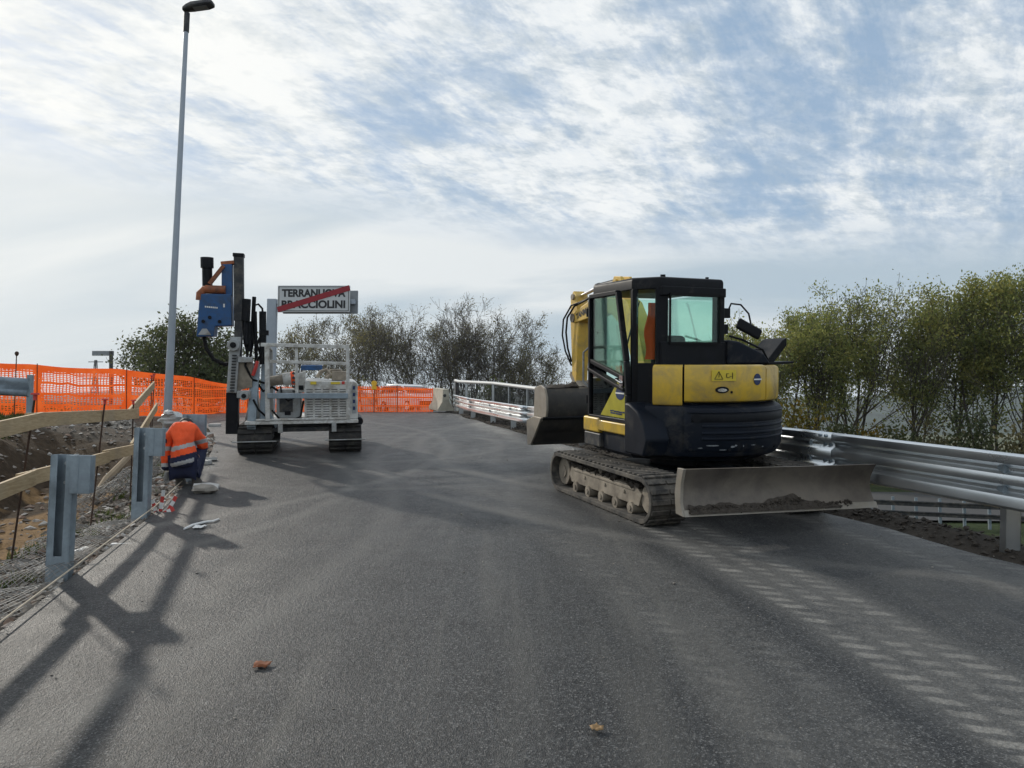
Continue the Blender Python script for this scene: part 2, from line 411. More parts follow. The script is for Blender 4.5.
# ------------------------------------------------------------------ terrain, road
def axis(lo, hi, step, lim_lo, lim_hi, gr=1.13):
    a = []; t = lo
    while t <= hi + 1e-6: a.append(t); t += step
    s = step; t = a[-1]
    while t < lim_hi: s *= gr; t += s; a.append(t)
    s = step; t = a[0]; b = []
    while t > lim_lo: s *= gr; t -= s; b.append(t)
    return b[::-1] + a
def build_terrain():
    xs = axis(-13, 9, .15, -1500, 1500); ys = axis(2, 26, .15, -40, 2600)
    vs = []; cs = []
    for y in ys:
        for x in xs:
            vs.append((x, y, ground(x, y)))
            e = left_x(y) - x; g = x - rail_x(y); nn = fbm(x, y, .7)
            if e > -.1 and y < 60:
                dark = (.056, .037, .021); sunlit_sand = (.24, .15, .072); shoulder = (.075, .06, .047); grs = (.055, .075, .022)
                if e < 1.15: c = shoulder
                elif e < 2.9: c = sunlit_sand if nn > -.12 and 7.5 < y < 12.5 else dark  # light-brown tone has the sunlight on the ditch floor painted in
                elif e < 4.3: c = dark
                else: c = grs if nn > -.25 else (.10, .085, .06)
                if y > 15 and e < 4: c = (.085, .07, .055)
            elif g > -.3 and y < 40:
                c = (.050, .042, .034)
                if g > 1.1: c = (.035, .05, .014) if nn > .0 else (.22, .14, .07)
                if g > 9 : c = (.035, .05, .018)
            else: c = (.075, .09, .04) if nn > 0 else (.10, .095, .05)
            if y > 60 or abs(x) > 60: c = (.085, .10, .05) if fbm(x, y, .013) > 0 else (.13, .12, .06)
            cs.append((*c, 1))
    nx = len(xs)
    fs = [(j * nx + i, j * nx + i + 1, (j + 1) * nx + i + 1, (j + 1) * nx + i) for j in range(len(ys) - 1) for i in range(nx - 1)]
    me = bpy.data.meshes.new('terrain'); me.from_pydata(vs, [], fs); me.materials.append(M['terrain'])
    ca = me.color_attributes.new('soil', 'FLOAT_COLOR', 'POINT')
    ca.data.foreach_set('color', [k for c in cs for k in c])
    me.polygons.foreach_set('use_smooth', [True] * len(me.polygons))
    o = bpy.data.objects.new('terrain', me); col.objects.link(o); structure(o)
build_terrain()

def build_road():
    ys = [(-8 + .5 * i) for i in range(0, 97)] + [42, 46, 52]
    b = MB(); n = 10; vs = []
    for y in ys:
        l = left_x(y); r = rail_x(y) - .20 - .05 * math.sin(y * 3.1)
        if y > 24: r = rail_x(24) - .2 + (y - 24) * .30; l = left_x(y)
        l += .03 * fbm(y, 0, 2.5)
        for k in range(n + 1): vs.append((l + (r - l) * k / n, y, zroad(y)))
    fs = [(j * (n + 1) + k, j * (n + 1) + k + 1, (j + 1) * (n + 1) + k + 1, (j + 1) * (n + 1) + k) for j in range(len(ys) - 1) for k in range(n)]
    b.add(vs, fs)
    structure(b.build('road', M['asphalt'], fix=False))
build_road()
# lower road beyond the embankment
b = MB()
b.add([(4, 25.3, ZLOW + .03), (60, 20.2, ZLOW + .03), (62, 30, ZLOW + .03), (6, 35, ZLOW + .03)], [(0, 1, 2, 3)])
structure(b.build('lower_road', mat('old_grey_asphalt', (.055, .055, .056), .85, 0, .15, .8), fix=False))
# hills on the skyline
def hills():
    hm = mat('wooded_hills', (.040, .055, .040), .95, 0, .75, .02)
    b = MB()
    def fn(u, v):
        x = -2600 + 5200 * u; y = 900 + 900 * v + 120 * math.sin(u * 9)
        h = -14 + (64 + 26 * fbm(x, 5, .0016) + 14 * fbm(x, y, .006)) * math.sin(min(1, v * 1.3) * math.pi / 2)
        return (x, y, h)
    b.grid(fn, 160, 14); structure(b.build('hills', hm, fix=False))
hills()

# ------------------------------------------------------------------ leaves and trees
def mesh_leaves(name, pts, size, mt, parent, seed, tints=None, flat=.0):
    r = random.Random(seed); vs = []; fs = []; tn = []
    for i, p in enumerate(pts):
        s = size * r.uniform(.6, 1.35)
        a = Vector((r.gauss(0, 1), r.gauss(0, 1), r.gauss(0, .7))).normalized()
        c = a.orthogonal().normalized(); c = Matrix.Rotation(r.uniform(0, 6.28), 3, a) @ c; d = a.cross(c)
        o = len(vs)
        vs += [p - c * s, p + d * s * .55, p + c * s, p - d * s * .55]
        fs.append((o, o + 1, o + 2, o + 3))
        t = r.random() * .6 + (tints[i] if tints else .2)
        tn += [t] * 4
    me = bpy.data.meshes.new(name); me.from_pydata(vs, [], fs); me.materials.append(mt)
    a = me.attributes.new('tint', 'FLOAT', 'POINT'); a.data.foreach_set('value', tn)
    o = bpy.data.objects.new(name, me); col.objects.link(o)
    if parent is not None: o.parent = parent
    return o
def grow(seed, height, stems, spread, levels, kids, ang, up, thick, rmin, first):
    """stems rise from the base, branch and end in twigs: returns the wood and points along the twigs"""
    r = random.Random(seed); b = MB(); tips = []
    def branch(p, d, L, rd, lev):
        n = 6 if lev == 0 else (4 if lev == 1 else 3)
        pts = [p.copy()]; rs = [rd]; q = p.copy(); dd = d.copy()
        for i in range(n):
            dd = (dd + Vector((r.gauss(0, .10), r.gauss(0, .10), r.gauss(0, .06) + up * (.10 if lev == 0 else .22)))).normalized()
            q = q + dd * (L / n); pts.append(q.copy()); rs.append(max(rd * (1 - .80 * (i + 1) / n), rmin))
        b.tube(pts, rs, 6 if lev == 0 else (4 if lev == 1 else 3), cap=False)
        if lev >= levels - 2:
            for t in ((.3, .55, .8, 1.0) if lev == levels - 1 else (.6, .85)):
                i = t * n; k = min(int(i), n - 1); tips.append(pts[k].lerp(pts[k + 1], i - k))
        if lev >= levels - 1: return
        nk = kids[lev]
        for j in range(nk):
            t = first + (1 - first) * (j + r.random()) / nk if lev == 0 else .25 + .75 * (j + r.random()) / nk
            t = min(t, .985); i = t * n; k = min(int(i), n - 1); pp = pts[k].lerp(pts[k + 1], i - k)
            axis_ = (pts[k + 1] - pts[k]).normalized(); o = axis_.orthogonal().normalized()
            o = Matrix.Rotation(r.uniform(0, 6.28), 3, axis_) @ o
            an = r.uniform(*ang) * (1 if lev == 0 else 1.15)
            nd = axis_ * math.cos(an) + o * math.sin(an); nd.z += up * .25; nd.normalize()
            ln = L * (.16 + .34 * (1 - t)) * r.uniform(.8, 1.25) if lev == 0 else L * r.uniform(.38, .62)
            branch(pp, nd, max(ln, .35), max(rd * (1 - .8 * t) * .55, rmin), lev + 1)
    for s in range(stems):
        an = 2 * math.pi * (s + r.random() * .7) / stems; lean = spread * (r.uniform(.4, 1) if stems > 1 else r.uniform(0, .4))
        d = Vector((math.cos(an) * lean, math.sin(an) * lean, 1)).normalized()
        branch(Vector((math.cos(an), math.sin(an), 0)) * (.15 if stems > 1 else 0) - Vector((0, 0, .3)), d, height * (r.uniform(.80, 1.0) if s else 1.05), height * thick * (1.2 if stems == 1 else .85), 0)
    return b, tips
def tree(name, label, cat, px, d, top, base_z, seed, stems=2, spread=.22, kids=(12, 5, 3), leaves=5000, leaf=.12, lm='leaf_green', bark='bark', scatter=.22, group=None, tint=.15, up=.35, levels=4, first=.3, low=.0, thick=.011, ang=(.35, .8), rmin=.008, env=None):
    p = at(px, 400, d); p.z = base_z
    ztop = at(px, top, d).z
    h = ztop - base_z
    root = thing(name, label, cat, T(p), group)
    b, tips = grow(seed, h * .93, stems, spread, levels, kids, ang, up, thick, rmin, first)
    zmax = max(v[2] for v in b.v); k = h / zmax; kx = .5 + .5 * k
    b.v = [(x * kx, y * kx, z * k) for x, y, z in b.v]
    tips = [Vector((t.x * kx, t.y * kx, t.z * k)) for t in tips]
    b.build('trunk', M[bark], root, fix=False)
    r = random.Random(seed + 99); pts = []; tn = []
    for t in tips:
        g = mnoise.noise(t * .45 + Vector((seed * 3.1, 0, 0)))
        zz = t.z / h
        wgt = max(.08, .62 + 1.3 * g) * (1 if zz > low else .25)
        if env:
            q_ = (t.x * t.x + t.y * t.y) / (env * env) + ((zz - .60) / .43) ** 2 + .9 * mnoise.noise(t * .8)
            if q_ > 1.5: wgt *= .15
        m_ = leaves / len(tips) * wgt * 1.6
        m_ = int(m_) + (1 if r.random() < m_ - int(m_) else 0)
        for i in range(m_):
            pts.append(t + Vector((r.gauss(0, scatter), r.gauss(0, scatter), r.gauss(0, scatter * .8))))
            tn.append(min(max(tint + .35 * g + .1 * zz, 0), .9))
    if pts: mesh_leaves('crown', pts, leaf, M[lm], root, seed, tn)
    return root

GR = 'row of slender trees beyond the lower road'
ENV = {11: 2.1, 12: 2.6, 13: 1.6, 14: 1.3, 15: 1.25, 16: 1.4, 17: 1.7, 18: 1.5, 19: 2.0}
RT = [  # px, depth, top, seed, stems, spread, leaves
    ('slender_tree', 'low leafy tree just right of the excavator, lowest of the row', 770, 40, 304, 11, 4, .38, 8200, .17),
    ('slender_tree', 'broad olive green tree with many upright stems right of the excavator', 822, 41, 277, 12, 5, .34, 10500, .15),
    ('slender_tree', 'olive green tree with fan of stems between the broad one and the yellowish pair', 852, 43, 281, 13, 3, .20, 5200, .12),
    ('slender_tree', 'thin tree with yellow green crown just right of the fan stemmed tree', 903, 40, 290, 14, 2, .15, 5200, .16),
    ('slender_tree', 'yellow green tree with bare lower trunk in the middle of the row', 922, 43, 287, 15, 2, .13, 5200, .20),
    ('slender_tree', 'airy tall tree with sparse greyish leaves showing sky through its top', 962, 41, 269, 16, 2, .14, 4600, .05),
    ('slender_tree', 'tall dense green tree on the far right side of the row', 990, 39, 272, 17, 3, .17, 7600, .10),
    ('slender_tree', 'tallest green tree at the right end, its leaning trunk cut by the picture edge', 1016, 38, 265, 18, 2, .20, 6800, .10),
    ('slender_tree', 'tall green tree last in the row, mostly outside the picture edge', 1050, 40, 268, 19, 3, .22, 6500, .10),
]
for nm, lb, px, d, top, sd, st, sp, lv, ti in RT:
    tree(nm, lb, 'tree', px, d, top, ZLOW - .2, sd, st, sp, (13, 5, 3), int(lv * 2.7), .072, 'leaf_green', 'bark', .26, GR, ti, first=.24, low=.30, env=ENV[sd], ang=(.30, .80), thick=.011, rmin=.010)
# low shrubs at the foot of the row
def shrub(label, px, d, top, seed, w, n=1500, lm='leaf_shrub', tint=.2, base=None, group=None, cat='shrub', nm='shrub', leaf=.10):
    bz = ZLOW - .1 if base is None else base
    p = at(px, 400, d); p.z = bz; h = at(px, top, d).z - bz
    root = thing(nm, label, cat, T(p), group)
    r = random.Random(seed); b = MB(); pts = []; tn = []
    for s in range(14):
        a = r.uniform(0, 6.28); q = Vector((math.cos(a) * w * r.random(), math.sin(a) * w * r.random() * .7, h * r.uniform(.55, 1.0)))
        m_ = Vector((q.x * .4, q.y * .4, q.z * .55))
        b.tube([Vector((q.x * .1, q.y * .1, -.15)), m_, q], [.03, .02, .006], 4, cap=False)
        for k in range(n // 14):
            t = r.uniform(.15, 1.05); c = m_ * (t * 2) if t < .5 else m_.lerp(q, t * 2 - 1)
            pts.append(c + Vector((r.gauss(0, .30), r.gauss(0, .30), r.gauss(0, .22)))); tn.append(tint + .3 * mnoise.noise(c * .9))
    b.build('stem', M['bark'], root, fix=False)
    mesh_leaves('foliage', pts, leaf, M[lm], root, seed, [min(max(t, 0), .8) for t in tn])
GS = 'shrubs under the row of trees'
for lb, px, d, top, sd, w, ti, lm in (
    ('yellow green bush directly right of the blue counterweight', 792, 37, 402, 31, 1.9, .30, 'leaf_shrub'),
    ('rounded green bush below the broad olive tree, above the rail joint', 838, 38, 420, 32, 1.7, .12, 'leaf_dark'),
    ('yellowish bush between the trunks right of the guardrail joint', 876, 39, 415, 33, 1.6, .35, 'leaf_shrub'),
    ('dark low bush below the yellow green trees', 908, 38, 426, 34, 1.6, .1, 'leaf_dark'),
    ('brownish bush under the airy tall tree', 944, 38, 420, 35, 1.7, .3, 'leaf_brown'),
    ('dark tall bush at the foot of the dense green tree', 976, 36, 402, 36, 1.8, .1, 'leaf_dark'),
    ('sunlit pale bush at the right picture edge above the guardrail', 1022, 35, 424, 37, 1.5, .45, 'leaf_brown')):
    shrub(lb, px, d, top, sd, w, 1300 if px > 860 else 1900, lm, ti, group=GS)

GB = 'thin bare trees behind the orange fence'
BT = [ # px, d, top, stems, leaves, dark
    (296, 50, 311, 2, 500), (322, 46, 319, 2, 900), (341, 52, 307, 2, 350), (362, 55, 301, 2, 350), (381, 54, 307, 3, 700), (402, 56, 305, 3, 600),
    (420, 58, 300, 3, 500), (438, 56, 297, 3, 500), (455, 57, 293, 4, 450), (470, 58, 295, 3, 400), (486, 56, 302, 3, 450), (503, 57, 309, 3, 500), (519, 55, 327, 3, 900), (536, 56, 342, 3, 700)]
BL = ['thin tree left of the town sign post, seen over the drilling rig', 'small leafy tree seen through the top rails of the rig', 'bare tree under the right end of the town sign',
      'airy bare tree just right of the town sign', 'bare tree with greenish twigs above the yellow lamp', 'bare tree behind the roof of the white car', 'dark bare tree right of the white car, first of the dense clump',
      'dark bare tree behind the concrete barrier', 'tallest dark bare tree, in the middle of the clump', 'dark bare tree just right of the tallest', 'dark bare tree above the middle of the parapet',
      'spreading bare tree third from the right end of the clump', 'shorter tree with olive leaves near the right end of the clump', 'lowest tree at the clump\'s right end beside the yellow boom']
for i, (px, d, top, st, lv) in enumerate(BT):
    tree('bare_tree', BL[i], 'tree', px, d, top, 1.6, 50 + i, st, .20 if i < 12 else .36, (13, 6, 4), int(lv * 4.2), .055, 'leaf_brown', 'bark_grey', .20, GB, .15, up=.30, first=.14, ang=(.35, .9), rmin=.011, thick=.010)
shrub('yellow green bush behind the rig\'s engine box', 334, 44, 372, 61, 1.5, 900, 'leaf_brown', .4, 1.7, cat='shrub')
shrub('dark bush behind the bridge parapet near the digger arm', 498, 46, 379, 62, 1.2, 900, 'leaf_dark', .05, 1.6, cat='shrub')
tree('leafy_tree', 'dark green round tree behind the lamp post and the blue hammer', 'tree', 186, 34, 300, 1.9, 71, 4, .36, (13, 5, 3), 4600, .078, 'leaf_dark', 'bark', .22, None, .06, first=.12, ang=(.4, 1.0))
tree('leafy_tree', 'dark green tree half hidden behind the drilling mast', 'tree', 224, 36, 330, 1.9, 72, 3, .30, (12, 5, 3), 3600, .078, 'leaf_dark', 'bark', .22, None, .06, first=.1, ang=(.4, 1.0))
tree('leafy_tree', 'small green tree with thin upper twigs left of the lamp post', 'tree', 153, 37, 328, 1.9, 73, 3, .30, (11, 5, 3), 1700, .075, 'leaf_dark', 'bark', .20, None, .08, first=.1, ang=(.4, 1.0))
shrub('dark undergrowth bush between the lamp post and the mast', 205, 33, 352, 63, 1.7, 2200, 'leaf_dark', .05, 1.9, cat='shrub')

# ------------------------------------------------------------------ excavator
def ramp_matrix(x, y, a, z=0.0): return RX @ T((x, y, z)) @ RZ(a)
EXM = ramp_matrix(1.952, 9.02, rad(20), .012)
ex = thing('mini_excavator', 'yellow and dark blue mini excavator with black cab standing on the road', 'excavator', EXM)
def crawler(parent, x, halfc, r, w, pitch=.1, belt=None, name='track', lug=.022, zt=None):
    """rubber belt loop in the y-z plane with lugs, as one mesh"""
    zt = zt or 2 * r
    path = []
    per = [(-halfc, 0), (halfc, 0)]
    N = 12
    pts = []
    for i in range(N + 1):
        a = -math.pi / 2 + math.pi * i / N; pts.append((halfc + r * math.cos(a), r + r * math.sin(a)))
    for i in range(N + 1):
        a = math.pi / 2 + math.pi * i / N; pts.append((-halfc + r * math.cos(a), r + r * math.sin(a)))
    b = MB(); n = len(pts); th = .045
    rings = []
    for i, (y, z) in enumerate(pts):
        y0, z0 = pts[i - 1]; y1, z1 = pts[(i + 1) % n]
        t = Vector((0, y1 - y0, z1 - z0)).normalized(); nn = Vector((0, t.z, -t.y))
        p = Vector((x, y, z))
        rings.append([p + Vector((-w / 2, 0, 0)), p + Vector((w / 2, 0, 0)), p + Vector((w / 2, 0, 0)) - nn * th, p + Vector((-w / 2, 0, 0)) - nn * th])
    vs = [q for rg in rings for q in rg]; fs = []
    for i in range(n):
        j = (i + 1) % n
        for k in range(4):
            k2 = (k + 1) % 4; fs.append((i * 4 + k, i * 4 + k2, j * 4 + k2, j * 4 + k))
    b.add(vs, fs)
    # lugs
    cum = [0]
    loop = pts + [pts[0]]
    for a, c in zip(loop[:-1], loop[1:]): cum.append(cum[-1] + math.hypot(c[0] - a[0], c[1] - a[1]))
    nl = int(cum[-1] / pitch)
    for s in range(nl):
        d = cum[-1] * s / nl
        for i in range(len(cum) - 1):
            if cum[i] <= d <= cum[i + 1]: break
        t = (d - cum[i]) / max(1e-6, cum[i + 1] - cum[i]); a, c = loop[i], loop[i + 1]
        y = a[0] + (c[0] - a[0]) * t; z = a[1] + (c[1] - a[1]) * t
        an = math.atan2(c[1] - a[1], c[0] - a[0])
        Mx = Matrix.Rotation(an, 3, 'X')
        o = Mx @ Vector((0, 0, -lug / 2))
        for sx in (-1, 1):
            b.box((x + sx * w * .245, y + o.y, z + o.z), (w * .46, pitch * .52, lug * 1.0), Mx)
    return b.build(name, belt or M['rubber'], parent, bevel=.006, smooth=False)
def side_roller(b, x, y, z, r, w, m=0):
    b.cyl((x - w / 2, y, z), (x + w / 2, y, z), r, 18, m)
    b.cyl((x - w / 2 - .012, y, z), (x + w / 2 + .012, y, z), r * .45, 12, m)
TW = .43
for sx in (-1, 1):
    xc = sx * (1.1 - TW / 2)
    t = crawler(ex, xc, 1.03, .235, TW)
    s = sx
    fb = MB()
    fb.prism([(-.86, .14), (.80, .14), (.86, .22), (.80, .335), (-.80, .335), (-.92, .27)], 'x', xc - .125, xc + .125)
    fb.box((xc + s * .128, -.02, .30), (.012, 1.5, .03))
    for y in (-.55, -.1, .42): fb.cyl((xc + s * .12, y, .245), (xc + s * .137, y, .245), .022, 10)
    fr = fb.build('track_frame', M['dusty_steel'], t, bevel=.012)
    for y in (-.72, -.38, -.04, .30, .64):
        rb = MB(); side_roller(rb, xc, y, .10, .065, .30); rb.build('roller', M['dusty_steel'], t)
    rb = MB(); side_roller(rb, xc, .05, .385, .04, .22); rb.build('carrier_roller', M['dusty_steel'], t)
    rb = MB(); side_roller(rb, xc, 1.03, .235, .165, .24); rb.build('idler_wheel', M['dusty_steel'], t)
    rb = MB(); side_roller(rb, xc, -1.03, .235, .14, .22)
    for k in range(14):
        a = k / 14 * 6.283; rb.box((xc, -1.03 + .16 * math.cos(a), .235 + .16 * math.sin(a)), (.05, .05, .035), Matrix.Rotation(a, 3, 'X'))
    rb.build('sprocket', M['dusty_steel'], t)
    # soil lying on the frame under the belt
    mb = MB(); r2 = random.Random(5 + sx)
    for k in range(60):
        y = r2.uniform(-.85, .85); q = r2.uniform(.015, .04)
        mb.box((xc + s * r2.uniform(.02, .13), y, .335 + q * .4), (q * 1.6, q * 1.9, q * 1.2), Matrix.Rotation(r2.uniform(0, 3), 3, (r2.random(), r2.random(), 1)))
    mb.build('caked_soil', M['mud'], t, smooth=False)['kind'] = 'stuff'
b = MB(); b.prism([(-.62, .25), (.62, .25), (.5, .44), (-.5, .44)], 'x', -.68, .68); b.cyl((.1, 0, .40), (.1, 0, .58), .42, 36)
b.build('undercarriage', M['black'], ex, bevel=.015)
# dozer blade at the rear, hollow face towards the camera
def blade_profile(off):
    pts = []
    for i in range(9):
        t = i / 8; z = .21 + .415 * t
        y = -1.80 + .075 * math.sin(math.pi * t) - .02 * t - .05 * (1 - t) ** 2
        pts.append((y + off, z))
    return pts
BT_ = Matrix.Rotation(rad(1.6), 4, 'Y')
b = MB(); pr = blade_profile(0) + [(y + .035, z) for y, z in reversed(blade_profile(0))]
b.prism(pr, 'x', -1.10, 1.12)
bl = b.build('dozer_blade', M['blade'], ex, M=BT_, ang=30)
b = MB(); b.prism([(-1.86, .20), (-1.835, .20), (-1.815, .255), (-1.835, .255)], 'x', -1.105, 1.125); b.build('cutting_edge', M['blade_edge'], bl, M=BT_)
for s, x in ((-1, -1.103),):
    b = MB(); b.prism([(-1.855, .20), (-1.73, .21), (-1.70, .40), (-1.735, .63), (-1.835, .63), (-1.80, .50), (-1.80, .32)], 'x', x - .02, x + .012)
    b.build('end_plate', M['blade_edge'], bl, M=BT_, bevel=.004)
# mud smeared along the bottom of the blade: low relief lump strip
b = MB()
def mudfn(u, v):
    x = -1.05 + 1.72 * u
    hgt = .07 + .10 * max(0, mnoise.noise(Vector((x * 3.1, 1.3, 0)))) + .03 * mnoise.noise(Vector((x * 11, 2, 0)))
    if x > .35: hgt *= max(.15, 1 - (x - .35) * 2.2)
    z = .222 + hgt * v; tt = (z - .21) / .415
    y = -1.80 + .075 * math.sin(math.pi * tt) - .02 * tt - .05 * (1 - tt) ** 2
    return (x, y - .024 - .016 * math.sin(math.pi * min(1, v * .9 + .1)) * (.6 + .4 * mnoise.noise(Vector((x * 14, v * 4, 0)))), z)
b.grid(mudfn, 110, 6); b.build('mud_smear', M['mud'], bl, M=BT_, fix=False)
b = MB(); r2 = random.Random(29)
for k in range(330):
    x = r2.uniform(-1.05, .8); hh = .03 + .10 * max(0, mnoise.noise(Vector((x * 3.1, 1.3, 0)))) + .02; z = .225 + hh * r2.random(); q = r2.uniform(.006, .017)
    b.box((x, -1.85 + .04 * (z - .2) / .2 + r2.uniform(-.006, .006), z), (q * 1.7, q, q * 1.3), Matrix.Rotation(r2.uniform(0, 3), 3, (r2.random(), r2.random(), 1)))
b.build('mud_clods', M['mud'], bl, M=BT_, smooth=False)['kind'] = 'stuff'
for s in (-1, 1):
    b = MB(); b.bar((s * .46 + .0, -.5, .36), (s * .46, -1.73, .36), .09, .16); b.build('blade_arm', M['black'], ex, bevel=.012)
b = MB(); b.cyl((0, -.45, .5), (0, -1.15, .46), .055, 14); b.cyl((0, -1.1, .46), (0, -1.72, .44), .028, 10); b.build('blade_cylinder', M['black'], ex)

# upper structure, turned on the slew ring
HX = .10
def arc(r, a0, a1, n): return [(HX + r * math.cos(rad(a0 + (a1 - a0) * i / n)), r * math.sin(rad(a0 + (a1 - a0) * i / n))) for i in range(n + 1)]
def shell(b, r0, r1, a0, a1, z0, z1, n=24, bev=.035, m=0):
    """curved block between two radii, its outer edges eased"""
    inn = arc(r0, a1, a0, n)
    rings = []
    for z, dr in ((z0, -bev), (z0 + bev * .35, -bev * .35), (z0 + bev, 0), (z1 - bev, 0), (z1 - bev * .35, -bev * .35), (z1, -bev)):
        ring = arc(r1 + dr, a0, a1, n) + inn
        rings.append([(x, y, z) for x, y in ring])
    return b.loft(rings, m)
house_plan = arc(.93, 215, 350, 20) + [(.98, .50), (.75, .84), (-.55, .84), (-.80, .70), (-.84, .1), (-.84, -.35)]
b = MB(); b.loft([[(x * k, y * k, z) for x, y in house_plan] for z, k in ((.56, .93), (.60, .97), (.80, .985), (.86, .97))])
b.build('turntable_frame', M['navy'], ex, ang=30)
b = MB(); b.loft([[(x * .93, y * .93, z) for x, y in arc(.97, 218, 352, 20) + [(.9, .3), (-.5, .3)]] for z in (.85, 1.56)])
b.build('engine_bay', M['black'], ex, ang=30)
b = MB(); shell(b, .72, 1.03, 212, 352, .60, 1.17, 40, .07)
cw = b.build('counterweight', M['navy'], ex, ang=30)
b = MB(); shell(b, .98, 1.055, 236, 345, .66, 1.15, 36, .05); b.build('rear_bumper_panel', M['navy'], cw, ang=30)
for z in (.80, .86, .93):
    b = MB(); shell(b, 1.02, 1.068, 246, 338, z, z + .03, 30, .008); b.build('moulded_ridge', M['navy'], cw, ang=30)
b = MB(); shell(b, 1.0, 1.062, 240, 342, .985, 1.075, 34, .012); b.build('recess_shade_band', M['black'], cw, ang=30)  # raised black band, its colour standing in for the recess's shade
b = MB(); shell(b, 1.0, 1.066, 238, 344, 1.083, 1.098, 34, .005); b.build('upper_lip', M['navy'], cw, ang=30)
for a in (240, 262, 300, 330):
    ca, sa = math.cos(rad(a)), math.sin(rad(a)); b = MB(); b.cyl((HX + 1.04 * ca, 1.04 * sa, .70), (HX + 1.062 * ca, 1.062 * sa, .70), .016, 8); b.build('bolt', M['black'], cw)
for a in (243, 341):
    ca, sa = math.cos(rad(a)), math.sin(rad(a)); b = MB()
    b.cyl((HX + 1.04 * ca, 1.04 * sa, 1.03), (HX + 1.067 * ca, 1.067 * sa, 1.03), .045, 18); b.build('round_boss', M['black'], cw)
# scuffs on the bumper: bare scraped paint
r2 = random.Random(17)
for a, z, w_, h_ in ((252, .745, .13, .012), (264, .73, .05, .022), (266, .742, .03, .02), (271, .735, .012, .028), (278, .74, .06, .007), (245, .72, .05, .006), (286, .715, .03, .01), (258, .70, .08, .005)):
    rr = 1.0585; b = MB(); n_ = 9; up_, dn_ = [], []
    for k in range(n_ + 1):
        aa = a + math.degrees(w_ / rr) * (k / n_ - .5); e_ = math.sin(math.pi * k / n_) * h_ * (.5 + .6 * r2.random()) + .0015
        ca, sa = math.cos(rad(aa)), math.sin(rad(aa)); up_.append((HX + rr * ca, rr * sa, z + e_ / 2 + .004 * r2.random())); dn_.append((HX + rr * ca, rr * sa, z - e_ / 2))
    b.add(up_ + dn_, [(k, k + 1, n_ + 2 + k, n_ + 1 + k) for k in range(n_)]); b.build('scrape_mark', M['sign_back'], cw, fix=False, smooth=False)
# yellow panels above
b = MB(); shell(b, .9, 1.02, 236, 291.5, 1.19, 1.585, 26, .04); hood = b.build('engine_hood', M['yellow'], ex, ang=30)
b = MB(); shell(b, .9, 1.018, 292.6, 352, 1.19, 1.575, 20, .04); b.build('side_panel', M['yellow'], ex, ang=30)
b = MB(); shell(b, .9, 1.018, 217, 234.8, 1.15, 1.585, 12, .04); lp = b.build('side_panel', M['yellow'], ex, ang=30)
# low yellow strip and skirt under the door
b = MB(); b.prism([(-.86, .86), (-.86, -.42), (-.80, -.62), (-.7, -.6), (-.7, .86)], 'z', .80, .93); b.build('sill_panel', M['yellow'], ex, bevel=.02)
b = MB(); b.prism([(-.865, .5), (-.865, .99), (-.72, 1.03), (-.5, 1.03), (-.5, .5)], 'z', .77, .95); b.build('step_panel', M['yellow'], ex, bevel=.025)
b = MB(); b.prism([(-.855, .48), (-.855, .98), (-.72, 1.02), (-.5, 1.02), (-.5, .48)], 'z', .60, .765); b.build('front_step', M['grey_dark'], ex, bevel=.02)
# curved dark fairing that rises behind the door sill
b = MB(); b.prism([(-.30, .62), (-.72, .62), (-.80, .80), (-.72, .98), (-.58, 1.10), (-.40, 1.17), (-.3, 1.17)][::-1], 'x', -.885, -.6)
b.build('corner_fairing', M['navy'], ex, bevel=.03)
# hood markings
def on_hood(a, z, r=1.021): return (HX + r * math.cos(rad(a)), r * math.sin(rad(a)), z), (math.pi / 2, 0, rad(a + 90))
def hood_disc(b, a, z, rr, w_, h_, m=0, n=20, ell=1.0):
    (p, e) = on_hood(a, z, rr); Mx = Matrix.Rotation(rad(a + 90), 3, 'Z')
    vs = []
    for k in range(n):
        t = 2 * math.pi * k / n; q = Mx @ Vector((math.cos(t) * w_, 0, math.sin(t) * h_)); vs.append(Vector(p) + q)
    b.loft([vs, [v + Mx @ Vector((0, -.004, 0)) for v in vs]], m)
b = MB(); hood_disc(b, 283, 1.43, 1.021, .055, .062); b.build('round_emblem', M['logo_blue'], hood)
b = MB(); (p, e) = on_hood(283, 1.43, 1.028); b.box(p, (.12, .004, .016), Matrix.Rotation(rad(283 + 90), 3, 'Z')); b.build('emblem_bar', M['white_label'], hood)
b = MB(); (p, e) = on_hood(259, 1.475, 1.0225); b.box(p, (.27, .004, .115), Matrix.Rotation(rad(349), 3, 'Z')); wl = b.build('warning_label', M['label_yellow'], hood)
b = MB(); (p, e) = on_hood(255.8, 1.475, 1.0265); Mx = Matrix.Rotation(rad(345.8), 3, 'Z'); P0 = Vector(p)
tri = [Vector((-.045, 0, -.038)), Vector((.045, 0, -.038)), Vector((0, 0, .042))]
for i in range(3): b.bar(P0 + Mx @ tri[i], P0 + Mx @ tri[(i + 1) % 3], .004, .012, up=Mx @ Vector((0, 1, 0)))
b.bar(P0 + Mx @ Vector((0, 0, -.02)), P0 + Mx @ Vector((.004, 0, .018)), .004, .012, up=Mx @ Vector((0, 1, 0)))
b.build('warning_symbol', M['sign_black'], hood)
b = MB(); (p, e) = on_hood(262.5, 1.475, 1.0265); Mx = Matrix.Rotation(rad(352.5), 3, 'Z'); P0 = Vector(p)
